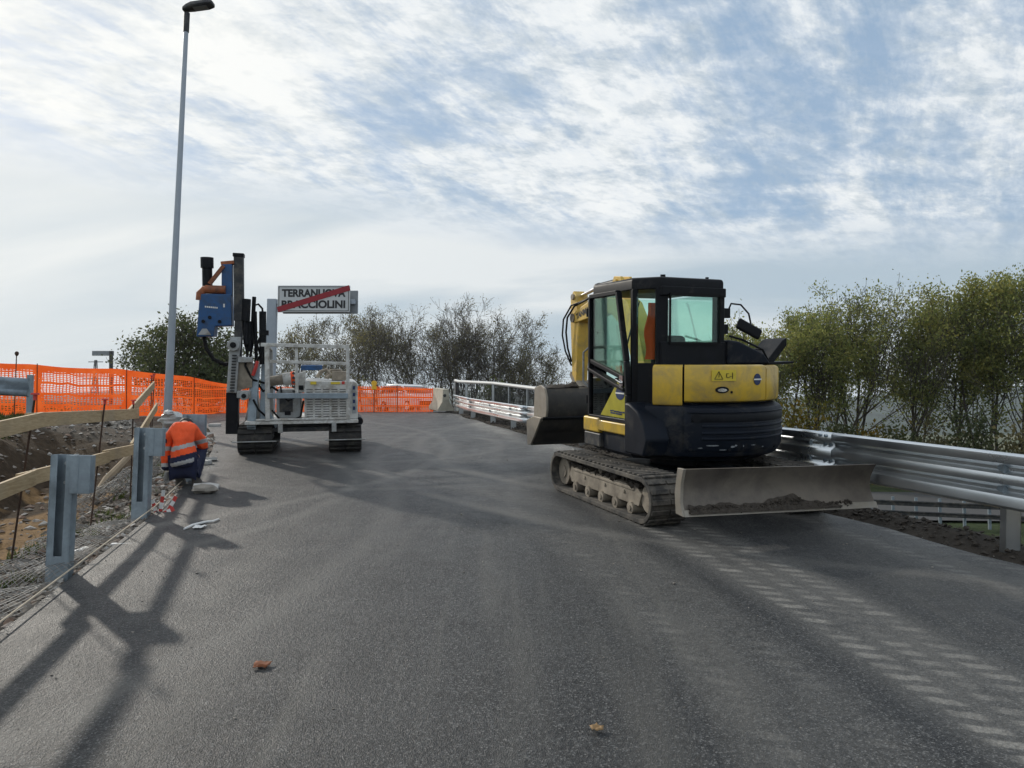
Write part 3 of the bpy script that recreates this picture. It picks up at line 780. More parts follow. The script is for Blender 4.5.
for q0, q1, w_ in (((-.035, -.02), (.0, -.02), .012), ((-.035, .02), (-.01, .02), .01), ((-.035, -.02), (-.035, .02), .01), ((.03, -.035), (.03, .03), .022), ((0, -.01), (.02, -.01), .01)):
    b.bar(P0 + Mx @ Vector((q0[0], 0, q0[1])), P0 + Mx @ Vector((q1[0], 0, q1[1])), .004, w_, up=Mx @ Vector((0, 1, 0)))
b.build('pictogram', M['sign_black'], hood)
b = MB(); hood_disc(b, 258, 1.325, 1.0215, .075, .035); b.build('latch_recess', M['black'], hood)
b = MB(); hood_disc(b, 258, 1.322, 1.026, .05, .018); b.build('latch_handle', M['chrome'], hood)
b = MB(); hood_disc(b, 257, 1.56, 1.001, .05, .012); b.build('cap', M['grey_paint'], hood)
b = MB(); hood_disc(b, 264, 1.30, 1.0215, .014, .014, n=12); b.build('key_lock', M['black'], hood)

# cab
CP = [(.28, -.45), (-.55, -.52), (-.78, -.25), (-.78, .82), (-.66, .95), (.28, .95)]   # plan, counter clockwise seen from below
ZR = 2.50; ZB = 1.60; ZF = .94
b = MB()
for z, k in ((0, 0),): pass
ctr = Vector((-.24, .22))
def plan_ring(z, s): return [(ctr.x + (x - ctr.x) * s, ctr.y + (y - ctr.y) * s, z) for x, y in CP]
b.loft([plan_ring(2.40, 1.0), plan_ring(2.495, 1.0), plan_ring(2.525, .985), plan_ring(2.535, .94)])
cab = b.build('cab', M['black'], ex, bevel=.012, ang=25)
def post(p, z0, z1, w=.085, d=.085, a=0): 
    bb = MB(); bb.box((p[0], p[1], (z0 + z1) / 2), (w, d, z1 - z0), Matrix.Rotation(a, 3, 'Z')); bb.build('pillar', M['black'], cab, bevel=.012)
post((.24, -.405), 1.58, 2.41, .11, .10); post((-.525, -.465), .95, 2.41, .13, .09, rad(-20)); post((-.74, -.235), .94, 2.41, .07, .09, rad(-10))
post((-.73, .80), .94, 2.41, .09, .10); post((.23, .89), .95, 2.41, .1, .1); post((-.62, .90), .95, 2.41, .09, .1)
b = MB(); b.box((-.135, -.475, 1.70), (.86, .09, .26), Matrix.Rotation(rad(4.8), 3, 'Z')); b.build('rear_panel', M['black'], cab, bevel=.01)
b = MB(); b.box((-.135, -.475, 2.38), (.86, .08, .10), Matrix.Rotation(rad(4.8), 3, 'Z')); b.build('rear_header', M['black'], cab, bevel=.01)
b = MB(); b.box((.25, .24, 1.30), (.06, 1.3, .75)); b.build('inner_wall', M['black'], cab, bevel=.01)
b = MB(); b.box((-.27, .22, .93), (1.02, 1.34, .05)); b.build('cab_floor', M['black'], cab)
def pane(name, a, b_, z0, z1, mt='glass', th=.006, parent=None, slope=0):
    a = Vector((a[0], a[1], 0)); b_ = Vector((b_[0], b_[1], 0)); d = (b_ - a).normalized(); n_ = Vector((d.y, -d.x, 0)) * th
    q = MB(); q.loft([[a + Vector((0, 0, z0)), b_ + Vector((0, 0, z0)), b_ + Vector((0, 0, z1)), a + Vector((0, 0, z1))],
                      [a + n_ + Vector((0, 0, z0)), b_ + n_ + Vector((0, 0, z0)), b_ + n_ + Vector((0, 0, z1)), a + n_ + Vector((0, 0, z1))]])
    return q.build(name, M[mt], parent or cab, smooth=False)
pane('rear_window', (.19, -.50), (-.46, -.555), 1.82, 2.34)
b = MB(); 
for (x0, y0, x1, y1) in ((.195, -.508, -.47, -.563),):
    b.bar((x0, y0, 1.815), (x1, y1, 1.815), .012, .03); b.bar((x0, y0, 2.345), (x1, y1, 2.345), .012, .03); b.bar((x0, y0, 1.81), (x0, y0, 2.35), .012, .03, up=(0, 1, 0)); b.bar((x1, y1, 1.81), (x1, y1, 2.35), .012, .03, up=(0, 1, 0))
b.build('window_seal', M['hose'], cab)
pane('side_window', (.265, .86), (.265, -.36), 1.68, 2.38)
pane('front_window', (-.57, .93), (.19, .93), 1.0, 2.38)
pane('quarter_window', (-.57, -.49), (-.735, -.29), 1.62, 2.36, 'glass')
# chamfered rear left corner below the window line
b = MB(); b.prism([(-.50, -.50), (-.765, -.24), (-.70, -.2), (-.46, -.42)], 'z', .95, 1.60); b.build('rear_corner_panel', M['black'], cab, bevel=.012)
# door in a slim frame on the left side, hinged at the front
DX = -.815
dz0, dz1 = .95, 2.39
def dpt(y, z): return (DX, y, z)
outline = [(.80, dz0), (.80, dz1), (.03, dz1), (-.10, 1.95), (-.20, 1.62), (-.24, 1.25), (-.24, dz0)]
b = MB()
for i in range(len(outline)):
    p, q = outline[i], outline[(i + 1) % len(outline)]
    b.bar(dpt(*p), dpt(*q), .05, .065, up=(1, 0, 0))
b.bar(dpt(.80, 1.62), dpt(-.20, 1.42), .05, .05, up=(1, 0, 0))
b.bar(dpt(.80, 1.52), dpt(-.20, 1.30), .04, .10, up=(1, 0, 0))
door = b.build('door', M['black'], ex, bevel=.008)
def door_pane(poly, mt, nm):
    q = MB(); q.prism(poly, 'x', DX - .004, DX + .004); return q.build(nm, M[mt], door, smooth=False)
door_pane([(.78, 1.62), (.78, dz1 - .03), (.04, dz1 - .03), (-.09, 1.95), (-.18, 1.44)], 'glass_door', 'upper_pane')
door_pane([(.78, .98), (.78, 1.52), (-.21, 1.30), (-.21, .98)], 'glass_dark', 'lower_pane')
b = MB(); b.prism([(.48, .985), (.02, 1.385), (-.215, 1.315), (-.215, .985)], 'x', DX - .012, DX - .008); dc = b.build('yellow_decal', mat('yellow_decal_film', (.42, .37, .03), .4), door, smooth=False)
b = MB(); 
vs = [(DX - .016, .0 - .06 + .115 * math.cos(k / 20 * 6.283), 1.26 + .075 * math.sin(k / 20 * 6.283)) for k in range(20)]
b.loft([vs, [(x + .003, y, z) for x, y, z in vs]]); b.build('oval_emblem', M['logo_blue'], door)
b = MB(); b.span((DX - .0185, -.175, 1.252), (DX - .0165, .055, 1.268)); b.build('emblem_bar', M['white_label'], door)
b = MB()
for k, (y0, w_, z) in enumerate(((.20, .05, 1.052), (.14, .03, 1.056), (.10, .07, 1.05), (.02, .05, 1.05), (-.04, .08, 1.048), (-.13, .05, 1.05), (.19, .12, 1.028), (.05, .16, 1.026))):
    b.span((DX - .0165, y0 - w_, z - .008), (DX - .0145, y0, z + .008))
b.build('small_print', M['logo_blue'], door)
b = MB(); b.tube([dpt(-.02, 1.40), (DX - .05, -.03, 1.41), (DX - .05, -.13, 1.38), dpt(-.15, 1.37)], .012, 8); b.box((DX - .02, -.12, 1.40), (.03, .09, .12)); b.build('handle', M['chrome'], door)
b = MB(); b.tube([dpt(.62, 1.95), (DX + .06, .6, 1.97), (DX + .06, .5, 1.90), (DX + .04, .52, 1.66)], .011, 6); b.build('grab_rail', M['hose'], door)
for z in (1.15, 2.2):
    b = MB(); b.cyl((-.83, .86, z - .05), (-.83, .86, z + .05), .022, 10); b.box((-.81, .84, z), (.05, .06, .06)); b.build('hinge', M['black'], door)
b = MB(); b.tube([(-.80, .90, 1.30), (-.86, .93, 1.36), (-.86, .93, 1.72), (-.80, .90, 1.78)], .014, 8); b.build('grab_rail', M['grey_paint'], cab)
# seat and levers
b = MB(); b.box((-.28, .05, 1.28), (.46, .46, .14)); st = b.build('seat', M['grey_dark'], cab, bevel=.04)
b = MB(); b.box((-.28, -.2, 1.62), (.44, .13, .58), Matrix.Rotation(rad(-10), 3, 'X')); b.build('seat_back', M['grey_dark'], st, bevel=.05)
for x in (-.6, .05):
    b = MB(); b.box((x, .25, 1.36), (.14, .34, .12)); b.tube([(x, .38, 1.4), (x, .40, 1.56), (x, .39, 1.62)], [.012, .014, .022], 8); b.build('control_console', M['black'], cab, bevel=.01)
# wiper on the rear of the window frame and roof lamp
b = MB(); b.tube([(-.30, .94, 1.65), (-.20, .945, 2.0), (-.08, .945, 2.36)], .008, 6); b.bar((-.28, .95, 1.72), (-.10, .95, 2.34), .012, .02); b.build('wiper', M['hose'], cab)
b = MB(); b.cyl((-.42, -.3, 2.55), (-.42, -.3, 2.575), .03, 12); b.cyl((.12, -.35, 2.54), (.12, -.35, 2.56), .02, 10); b.build('roof_bolt', M['black'], cab)
# mirror on its bent arm, right rear corner of the cab
b = MB(); b.box((.345, -.40, 2.16), (.09, .06, .11)); b.box((.33, -.40, 1.98), (.07, .06, .11)); b.tube([(.38, -.40, 2.19), (.42, -.40, 2.27), (.55, -.40, 2.26), (.66, -.40, 2.16), (.69, -.41, 2.02)], .011, 8)
mr = b.build('mirror_arm', M['black'], ex, bevel=.008)
b = MB(); b.box((.65, -.42, 1.985), (.34, .05, .13), Matrix.Rotation(rad(24), 3, 'Y')); b.build('mirror', M['black'], mr, bevel=.035)
# dark side cover right of the cab, and the raised flap
b = MB(); b.prism([(.30, 1.58), (.30, 1.86), (.46, 1.84), (.80, 1.70), (.90, 1.58)], 'y', -.52, .62); b.build('tank_cover', M['navy'], ex, bevel=.03)
b = MB(); b.tube([(.33, -.5, 1.90), (.5, -.5, 1.86), (.78, -.5, 1.75), (.86, -.5, 1.62)], .013, 6); b.tube([(.33, .4, 1.92), (.5, .4, 1.88), (.78, .4, 1.77), (.86, .4, 1.64)], .013, 6); b.tube([(.78, -.5, 1.75), (.78, .4, 1.77)], .011, 6); b.build('guard_rail', M['black'], ex)
b = MB(); b.prism([(.86, 1.60), (1.10, 1.86), (1.16, 1.89), (1.16, 1.80), (.98, 1.60)], 'y', -.45, -.06); b.build('raised_flap', M['black'], ex, bevel=.012)
b = MB(); b.prism([(.86, 1.575), (1.22, 1.59), (1.22, 1.615), (.86, 1.605)], 'y', -.5, -.1); b.build('hinge_plate', M['black'], ex, bevel=.006)
b = MB(); b.prism([(.90, .62), (1.12, .66), (1.20, .80), (1.16, .98), (.90, 1.0)], 'x', .10, .44); b.build('boom_bracket', M['black'], ex, bevel=.02)
# boom
BX = .27
def ribbon(pts):   # centreline (y, z, height) to outline
    up, dn = [], []
    for i, (y, z, h) in enumerate(pts):
        a = pts[max(i - 1, 0)]; c = pts[min(i + 1, len(pts) - 1)]
        t = Vector((c[0] - a[0], c[1] - a[1])).normalized(); n_ = Vector((-t.y, t.x)) * h / 2
        up.append((y + n_.x, z + n_.y)); dn.append((y - n_.x, z - n_.y))
    return up + dn[::-1]
b = MB(); b.prism(ribbon([(1.06, .85, .20), (1.16, 1.40, .30), (1.38, 1.90, .36), (1.68, 2.27, .38), (2.0, 2.44, .35), (2.36, 2.44, .30), (2.80, 2.36, .25), (3.30, 2.27, .18)]), 'x', BX - .12, BX + .12)
boom = b.build('boom', M['yellow_arm'], ex, bevel=.02)
b = MB(); b.prism([(1.72, 2.62), (1.80, 2.78), (2.0, 2.80), (2.12, 2.62)], 'x', BX - .09, BX - .05); b.prism([(1.72, 2.62), (1.80, 2.78), (2.0, 2.80), (2.12, 2.62)], 'x', BX + .05, BX + .09); b.cyl((BX - .12, 1.92, 2.72), (BX + .12, 1.92, 2.72), .035, 12); b.build('cylinder_bracket', M['yellow_arm'], boom, bevel=.008)
lettering('lettering', 'YANMAR', M['sign_black'], boom, .125, (BX - .1235, 2.93, 2.335), (math.pi / 2, rad(-11), -math.pi / 2), bold=.003, sx=1.05)
b = MB(); b.cyl((BX, 1.95, 2.72), (BX, 2.62, 2.70), .06, 14, 0); b.cyl((BX, 2.62, 2.70), (BX, 2.70, 2.697), .066, 14, 0); b.cyl((BX, 2.68, 2.70), (BX, 3.36, 2.60), .028, 12, 1); b.build('arm_cylinder', [M['black'], M['chrome']], boom)
b = MB()
for x in (BX - .13, BX + .13): b.cyl((x, 1.20, .80), (x, 1.55, 1.46), .055, 14, 0); b.cyl((x, 1.53, 1.44), (x, 1.80, 2.10), .028, 10, 1)
b.build('boom_cylinder', [M['black'], M['chrome']], boom)
b = MB(); b.tube([(BX - .10, 1.9, 2.68), (BX - .10, 2.3, 2.66), (BX - .10, 2.9, 2.52), (BX - .14, 3.22, 2.45), (BX - .17, 3.42, 2.28), (BX - .17, 3.47, 2.05), (BX - .15, 3.45, 1.8), (BX - .105, 3.40, 1.58)], .016, 8)
b.tube([(BX - .04, 1.9, 2.69), (BX - .05, 2.4, 2.64), (BX - .06, 2.9, 2.54), (BX - .18, 3.25, 2.46), (BX - .22, 3.46, 2.25), (BX - .22, 3.50, 2.0), (BX - .18, 3.47, 1.75), (BX - .105, 3.40, 1.52)], .014, 8)
b.tube([(BX + .1, 2.1, 2.65), (BX + .1, 2.9, 2.52), (BX + .15, 3.3, 2.42), (BX + .17, 3.45, 2.1), (BX + .13, 3.42, 1.7)], .014, 8); b.build('hose', M['hose'], boom)
# dipper arm and bucket
arm_b = MB(); arm_b.prism([(3.24, 2.62), (3.36, 2.70), (3.46, 2.60), (3.47, 2.30), (3.42, 1.7), (3.38, 1.12), (3.25, 1.10), (3.20, 1.7), (3.14, 2.16), (3.18, 2.36)], 'x', BX - .10, BX + .10)
arm = arm_b.build('dipper_arm', M['yellow_arm'], ex, bevel=.018)
b = MB(); b.cyl((BX - .14, 3.32, 2.27), (BX + .14, 3.32, 2.27), .07, 16); b.build('pivot_pin', M['dusty_steel'], arm)
b = MB(); b.cyl((BX - .13, 3.34, 2.60), (BX + .13, 3.34, 2.60), .045, 14); b.build('pivot_pin', M['dusty_steel'], arm)
b = MB(); b.cyl((BX, 3.52, 2.20), (BX, 3.49, 1.70), .05, 12, 0); b.cyl((BX, 3.49, 1.72), (BX, 3.47, 1.38), .026, 10, 1); b.build('bucket_cylinder', [M['yellow_arm'], M['chrome']], arm)
b = MB(); b.bar((BX - .09, 3.46, 1.40), (BX - .09, 3.25, 1.20), .03, .08); b.bar((BX + .09, 3.46, 1.40), (BX + .09, 3.25, 1.20), .03, .08); b.bar((BX, 3.22, 1.26), (BX, 3.1, 1.12), .24, .10); b.build('bucket_link', M['dusty_steel'], arm, bevel=.01)
BW0, BW1 = BX - .68, BX + .62
prof = [(3.42, 1.16), (3.22, 1.215), (3.07, 1.17), (3.0, 1.05), (2.985, .86), (3.02, .73), (3.10, .60), (3.22, .48), (3.38, .36), (3.50, .30)]
inner = [(y + .03, z - .01) for y, z in prof]
b = MB(); b.prism(prof + inner[::-1], 'x', BW0, BW1); bk = b.build('bucket', M['bucket'], ex, ang=50)
for s, x in ((-1, BW0), (1, BW1)):
    b = MB(); b.prism([(3.46, 1.18), (3.22, 1.225), (3.065, 1.18), (2.99, 1.05), (2.975, .86), (3.01, .73), (3.10, .62), (3.28, .58), (3.5, .72)], 'x', x - .03, x + .005); b.build('side_plate', M['blade_edge'], bk, bevel=.006)
    b = MB(); b.prism([(2.99, .735), (3.05, .67), (3.30, .40), (3.42, .29), (3.56, .27), (3.60, .66), (3.3, .74)], 'x', x + s * .085 - .03, x + s * .085 + .02); b.build('side_cutter', M['blade_edge'], bk, bevel=.006)
b = MB(); b.prism([(3.00, .735), (3.10, .60), (3.24, .46), (3.36, .33), (3.46, .27), (3.47, .30), (3.38, .38), (3.25, .50), (3.12, .63), (3.04, .74)], 'x', BW0 - .09, BW1 + .09); b.build('bucket_lip', M['bucket'], bk, bevel=.006)
b = MB(); b.prism([(2.985, .752), (3.02, .725), (2.995, .70), (2.965, .735)], 'x', BW0 - .08, BW1 + .08); b.build('seam_bar', M['black'], bk)
b = MB()
r2 = random.Random(3)
def soilfn(u, v):
    x = BW0 + .04 + (BW1 - BW0 - .08) * u; y = 3.08 + .5 * v
    return (x, y, 1.175 + (.075 + .09 * mnoise.noise(Vector((x * 4, y * 5, 0))) + .04 * mnoise.noise(Vector((x * 17, y * 15, 3)))) * math.sin(math.pi * min(1, v + .08)) * math.sin(math.pi * (.06 + .88 * u)) ** .5)
b.grid(soilfn, 40, 16); sl = b.build('soil_heap', M['mud'], None, fix=False, M=EXM)
tag(sl, 'dark loose soil heaped in the raised digger bucket', 'soil heap')
# hi-vis garment hanging inside the cab
b = MB()
def hang(u, v):
    a = u * 2 * math.pi; w = .045 + .075 * v ** .6 * (1 - .25 * v); 
    return (-.56 + w * math.cos(a) * .9 + .02 * math.sin(v * 9), -.33 + .55 * w * math.sin(a) + .012 * math.sin(3 * a + v * 4), 2.26 - .62 * v)
b.grid(hang, 20, 14); tag(b.build('hanging_jacket', M['hv_orange'], None, M=EXM), 'orange hi-vis jacket hanging inside the excavator cab', 'jacket')

for o_, k_, c_ in ((cab, .90, -.05), (door, .90, -.05)):
    o_.scale.y = k_; o_.location.y = c_
for o_ in ex.children:
    if o_.name.split('.')[0] in ('sill_panel', 'step_panel', 'front_step'): o_.scale.y = .85; o_.location.y = -.06

# ------------------------------------------------------------------ drilling rig
RGX, RGY = -3.65, 13.25
RGM = ramp_matrix(RGX, RGY, rad(13), .012)
rig = thing('drilling_rig', 'white tracked drilling rig with blue hammer on a tall mast', 'drilling rig', RGM)
PX = F / (RGY * math.cos(PD) + 1.2 * 0 + .0)
def rp(px, py): 
    d = RGY * math.cos(PD) + H * math.sin(PD) * .5
    return ((px - 512) * d / F - RGX, H - (py - 355) * d / F)
def rx(px): return rp(px, 0)[0]
def rz(py): return rp(0, py)[1]
def P3(px, py, y): x, z = rp(px, py); return (x, y, z)
for a0, a1 in ((238, 275), (326, 362)):
    xc = (rx(a0) + rx(a1)) / 2; w = abs(rx(a1) - rx(a0)) - .06
    t = crawler(rig, xc, .80, .23, w, .11, M['track_dark'], lug=.03)
    t.location.y = 1.03
    b = MB(); b.box((xc, 0, .24), (w * .5, 1.5, .2)); side_roller(b, xc, .8, .23, .15, w * .6); side_roller(b, xc, -.8, .23, .15, w * .6); b.build('track_frame', M['grey_dark'], t, bevel=.01)
    b = MB(); b.bar((xc - w * .62, -1.07, .22), (xc + w * .62, -1.07, .22), .04, .018); b.build('scraper_bar', M['grey_paint'], t, bevel=.005)
X0, X1 = rx(246), rx(357)
b = MB(); b.span((X0 + .1, .25, .40), (X1 - .06, 1.9, .50)); b.span((X0 + .25, .12, .36), (X1 - .2, .3, .44)); b.build('chassis', M['grey_dark'], rig, bevel=.012)
b = MB(); b.span((X0 + .02, -.02, .505), (X1, 1.95, .56)); b.span((X0 + .2, -.03, .57), (rx(348), .05, .60)); dk = b.build('deck', M['white_paint'], rig, bevel=.008)
for px in (281, 333):
    b = MB(); b.span((rx(px) - .04, -.05, .36), (rx(px) + .04, .02, .52)); b.build('deck_lug', M['grey_paint'], rig, bevel=.006)
# guard frame facing the camera
pl, pr, pm = rx(269), rx(347), rx(297)
b = MB()
b.bar((pl, 0, .56), (pl, 0, rz(344)), .075, .075, up=(0, 1, 0)); b.bar((pr, 0, .56), (pr, 0, rz(345)), .06, .06, up=(0, 1, 0)); b.bar((pm, .02, rz(395)), (pm, .02, rz(347)), .05, .05, up=(0, 1, 0))
b.bar((pl - .1, -.002, rz(345.5)), (pr + .03, -.002, rz(347.5)), .055, .062); b.bar((pl, .003, rz(362)), (pr, .003, rz(364.5)), .045, .055)
gf = b.build('guard_frame', M['white_paint'], rig, bevel=.008)
b = MB(); b.bar((pl, -.03, rz(396)), (pr, -.03, rz(397)), .05, .09); b.build('step_rail', M['galv_dull'], gf, bevel=.008)
b = MB(); b.bar((pl, .9, .56), (pl, .9, rz(350)), .06, .06, up=(0, 1, 0)); b.bar((pl, .9, rz(350)), (pl, 0, rz(346)), .05, .05); b.build('side_rail', M['grey_paint'], gf, bevel=.006)
# engine box with louvres
ex0, ex1, ez0, ez1 = rx(304), rx(357), .56, rz(383)
b = MB(); b.prism([(ex0, ez0), (ex1, ez0), (ex1, ez1 - .03), (ex1 - .06, ez1), (ex0, ez1 + .02)], 'y', .16, 1.7); eb = b.build('engine_box', M['white_paint'], rig, bevel=.015)
b = MB(); b.span((rx(305), .146, rz(420)), (rx(346), .158, rz(389))); b.build('louvre_recess', M['grey_dark'], eb)
b = MB()
zt, zb = rz(389.5), rz(419.5); nr = 12
for k in range(nr + 1):
    z = zb + (zt - zb) * k / nr; b.bar((rx(305), .135, z), (rx(346), .135, z), .022, .030)
for k in range(6):
    x = rx(305) + (rx(346) - rx(305)) * k / 5; b.bar((x, .128, zb), (x, .128, zt), .035, .02, up=(0, 1, 0))
b.build('louvre_grille', M['white_paint'], eb)
b = MB(); b.span((rx(351), .148, .66), (rx(355), .155, rz(386))); b.build('side_strip', M['grey_paint'], eb)
for k in range(4):
    b = MB(); b.span((rx(352), .140, rz(391 + k * 7)), (rx(354.3), .146, rz(387.5 + k * 7))); b.build('lettering', M['logo_blue'], eb)
b = MB(); b.cyl((rx(358), .2, rz(424)), (rx(358), .9, rz(424)), .075, 14); b.build('exhaust_canister', M['black'], rig)
# control side
b = MB(); b.span((rx(276), .35, .58), (rx(300), .9, rz(391))); bx_ = b.build('valve_box', M['grey_paint'], rig, bevel=.012)
b = MB(); b.span((rx(279), .335, rz(414)), (rx(292), .349, rz(397))); b.build('cover_plate', M['grey_dark'], bx_, bevel=.004)
b = MB(); b.span((rx(284), .325, rz(417)), (rx(290), .34, rz(413))); b.build('socket', M['black'], bx_)
b = MB(); b.prism([(rx(293), rz(394)), (rx(305), rz(394)), (rx(305), rz(372)), (rx(298), rz(374))], 'y', .22, .42); cp = b.build('control_panel', M['white_paint'], rig, bevel=.012)
b = MB(); b.span((rx(298.5), .205, rz(391)), (rx(303), .222, rz(386.5))); b.build('gauge', M['black'], cp)
for k in range(5):
    b = MB(); x, z = rx(295), rz(375 + 4.5 * k); b.cyl((x, .3, z), (x - .02, .1, z + .015), .012, 8); b.cyl((x - .02, .11, z + .015), (x - .022, .07, z + .018), .024, 8); b.build('control_lever', M['grey_dark'], cp)
b = MB(); b.cyl((rx(282), .6, rz(381)), (rx(297), .6, rz(379)), .115, 18, 0); b.cyl((rx(290), .6, rz(380)), (rx(293.5), .6, rz(379.6)), .118, 18, 1); b.cyl((rx(269), .6, rz(383)), (rx(282), .6, rz(381)), .09, 14, 2); b.build('winch_drum', [M['white_paint'], M['hv_orange'], M['dusty_steel']], rig)
b = MB(); b.span((rx(299), .9, rz(372)), (rx(321), 1.4, rz(366.5))); b.build('tool_box', M['blue'], rig, bevel=.012)
r2 = random.Random(11)
b = MB()
b.tube([P3(316, 379, .5), P3(320, 373, .5), P3(326, 371, .52), P3(330, 376, .5), P3(326, 380, .5)], .035, 8); b.tube([P3(324, 380, .7), P3(330, 372, .7), P3(340, 372, .72), P3(345, 379, .7)], .03, 8); b.span((rx(331), .5, rz(382)), (rx(346), .9, rz(373)))
b.build('coiled_hose', M['dusty_steel'], rig, bevel=.004)
# slanting stay beams left of the frame
b = MB(); b.bar(P3(252.5, 430, .15), P3(256.5, 364, .3), .15, .12, up=(0, 1, 0)); b.bar(P3(262, 432, .3), P3(265, 345, .5), .10, .08, up=(0, 1, 0)); b.bar(P3(268, 410, .1), P3(277, 428, .1), .05, .07, up=(0, 1, 0)); b.build('stay_beam', M['galv_dull'], rig, bevel=.01)
b = MB(); b.prism([(rx(245), .50), (rx(245), rz(420)), (rx(250), rz(400)), (rx(256), rz(395)), (rx(262), rz(420)), (rx(262), .50)], 'y', .4, .8); b.build('mast_bracket', M['white_paint'], rig, bevel=.01)
# mast
MY = .25
b = MB(); b.bar(P3(235, 322, MY), P3(235.5, 257, MY), .155, .17, up=(0, 1, 0)); b.bar(P3(231, 400, MY), P3(235, 320, MY), .13, .15, up=(0, 1, 0)); mast = b.build('mast', M['grey_dark'], rig, bevel=.012)
b = MB(); b.bar(P3(235.4, 258.5, MY), P3(235.5, 255, MY), .18, .20, up=(0, 1, 0)); b.build('mast_cap', M['black'], mast, bevel=.008)
b = MB(); b.bar(P3(227.5, 434, MY - .05), P3(228.5, 393, MY - .05), .20, .20, up=(0, 1, 0)); b.build('mast_foot', M['black'], mast, bevel=.012)
b = MB(); b.bar(P3(228, 393, MY - .14), P3(232.5, 338, MY - .14), .16, .12, up=(0, 1, 0)); cg = b.build('carriage', M['grey_paint'], mast, bevel=.01)
b = MB()
for k in range(13):
    py = 391 - k * 2.9; b.bar(P3(226.8 + k * .22, py, MY - .215), P3(231.0 + k * .22, py, MY - .215), .02, .028)
b.build('rack_teeth', M['grey_dark'], cg)
b = MB(); b.prism([(rx(233), rz(391)), (rx(247), rz(388)), (rx(248), rz(360)), (rx(234), rz(358))], 'y', MY - .12, MY - .06); b.build('slide_plate', M['dusty_steel'], cg, bevel=.006)
b = MB(); b.prism([(rx(232), rz(363)), (rx(248), rz(363)), (rx(248), rz(358)), (rx(232), rz(357))], 'y', MY - .2, MY - .05); b.build('clamp_block', M['grey_paint'], cg, bevel=.008)
b = MB(); b.prism([(rx(233), rz(398)), (rx(246), rz(399)), (rx(246), rz(391)), (rx(233), rz(391))], 'y', MY - .2, MY - .05)
b.cyl(P3(240, 396, MY - .25), P3(240, 396, MY - .1), .075, 14); b.build('clamp_block', M['grey_paint'], cg, bevel=.008)
b = MB(); b.cyl(P3(231, 346, MY - .3), P3(231, 346, MY - .1), .10, 16); b.prism([(rx(227), rz(351)), (rx(237), rz(351)), (rx(238), rz(338)), (rx(228), rz(338))], 'y', MY - .24, MY - .16); b.build('clamp_block', M['grey_paint'], cg, bevel=.008)
b = MB(); b.cyl(P3(231, 346, MY - .325), P3(231, 346, MY - .3), .05, 14); b.build('hub', M['black'], cg)
b = MB(); b.cyl(P3(240, 396, MY - .27), P3(240, 396, MY - .25), .04, 12); b.build('hub', M['black'], cg)
# small hydraulic rams, hoses between mast and frame
b = MB()
for (p0, p1, y, r_) in (((241.5, 345), (241, 321), .2, .045), ((241.2, 322), (242.5, 300), .2, .075), ((246, 345), (249, 297), .35, .035), ((257, 365), (257.5, 312), .25, .06), ((250.5, 364), (250, 312), .3, .03), ((244, 352), (243.5, 322), .28, .06)):
    b.cyl(P3(*p0, y), P3(*p1, y), r_, 12)
b.span((rx(254), .18, rz(336)), (rx(263), .32, rz(331))); b.bar(P3(236, 312, .22), P3(242, 315, .22), .10, .10); b.build('feed_cylinder', M['black'], mast, bevel=.004)
b = MB()
b.tube([P3(249, 312, .3), P3(249.5, 306, .3), P3(253, 304.5, .3), P3(257, 309, .28), P3(257.5, 316, .27)], .018, 8)
b.tube([P3(202, 337, .22), P3(204, 349, .2), P3(211, 360, .18), P3(221, 365, .18), P3(228, 364, .18)], .034, 8)
b.tube([P3(240, 345, .3), P3(243, 355, .15), P3(241, 366, .1), P3(247, 380, .15), P3(258, 384, .3)], .02, 8)
b.tube([P3(258, 330, .3), P3(252, 345, .2), P3(255, 356, .2), P3(249, 366, .25)], .02, 8)
b.tube([P3(245, 330, .3), P3(247, 345, .3), P3(245, 358, .25)], .022, 8)
b.build('hose', M['hose'], mast)
b = MB(); b.tube([P3(248, 376, .12), P3(251, 368, .1), P3(252.5, 362, .12)], .03, 8); b.build('red_coupling', M['red'], mast)
# blue hammer
b = MB(); b.prism([(rx(a), rz(c)) for a, c in ((196.3, 338), (199.6, 300), (201, 296), (228.5, 296), (228.8, 327), (213.5, 327.5), (212.2, 337.5))], 'y', MY - .18, MY + .22)
hm_ = b.build('hammer_housing', M['blue'], mast, bevel=.015)
b = MB(); b.bar(P3(224.3, 297, MY), P3(224.8, 266, MY), .17, .2, up=(0, 1, 0)); b.build('hammer_guide', M['blue'], hm_, bevel=.01)
b = MB(); b.bar(P3(219, 265.5, MY), P3(231.5, 264, MY), .2, .06); b.build('guide_cap', M['rust_orange'], hm_, bevel=.008)
b = MB(); b.cyl(P3(205.8, 290, MY - .02), P3(205.8, 268, MY - .02), .082, 18); b.cyl(P3(205.8, 270, MY - .02), P3(205.8, 259.8, MY - .02), .105, 18); b.build('accumulator', M['black'], hm_)
b = MB(); b.cyl(P3(205, 291.5, MY - .12), P3(223.5, 291.8, MY - .12), .072, 16); b.tube([P3(199.5, 302, MY - .12), P3(199.8, 296, MY - .12), P3(204, 291.5, MY - .12), P3(207, 291.5, MY - .12)], .066, 12); b.bar(P3(208.5, 286, MY - .1), P3(222, 268, MY - .1), .06, .085, up=(0, 1, 0)); b.build('orange_pipe', M['rust_orange'], hm_)
b = MB()
for k in range(7): b.span((rx(204.6 + k * 1.75), MY - .186, rz(309.4 + .15 * k)), (rx(205.8 + k * 1.75), MY - .182, rz(307.9 + .15 * k)))
b.span((rx(221.5), MY - .186, rz(309)), (rx(223), MY - .182, rz(305.6))); b.build('lettering', M['white_label'], hm_)
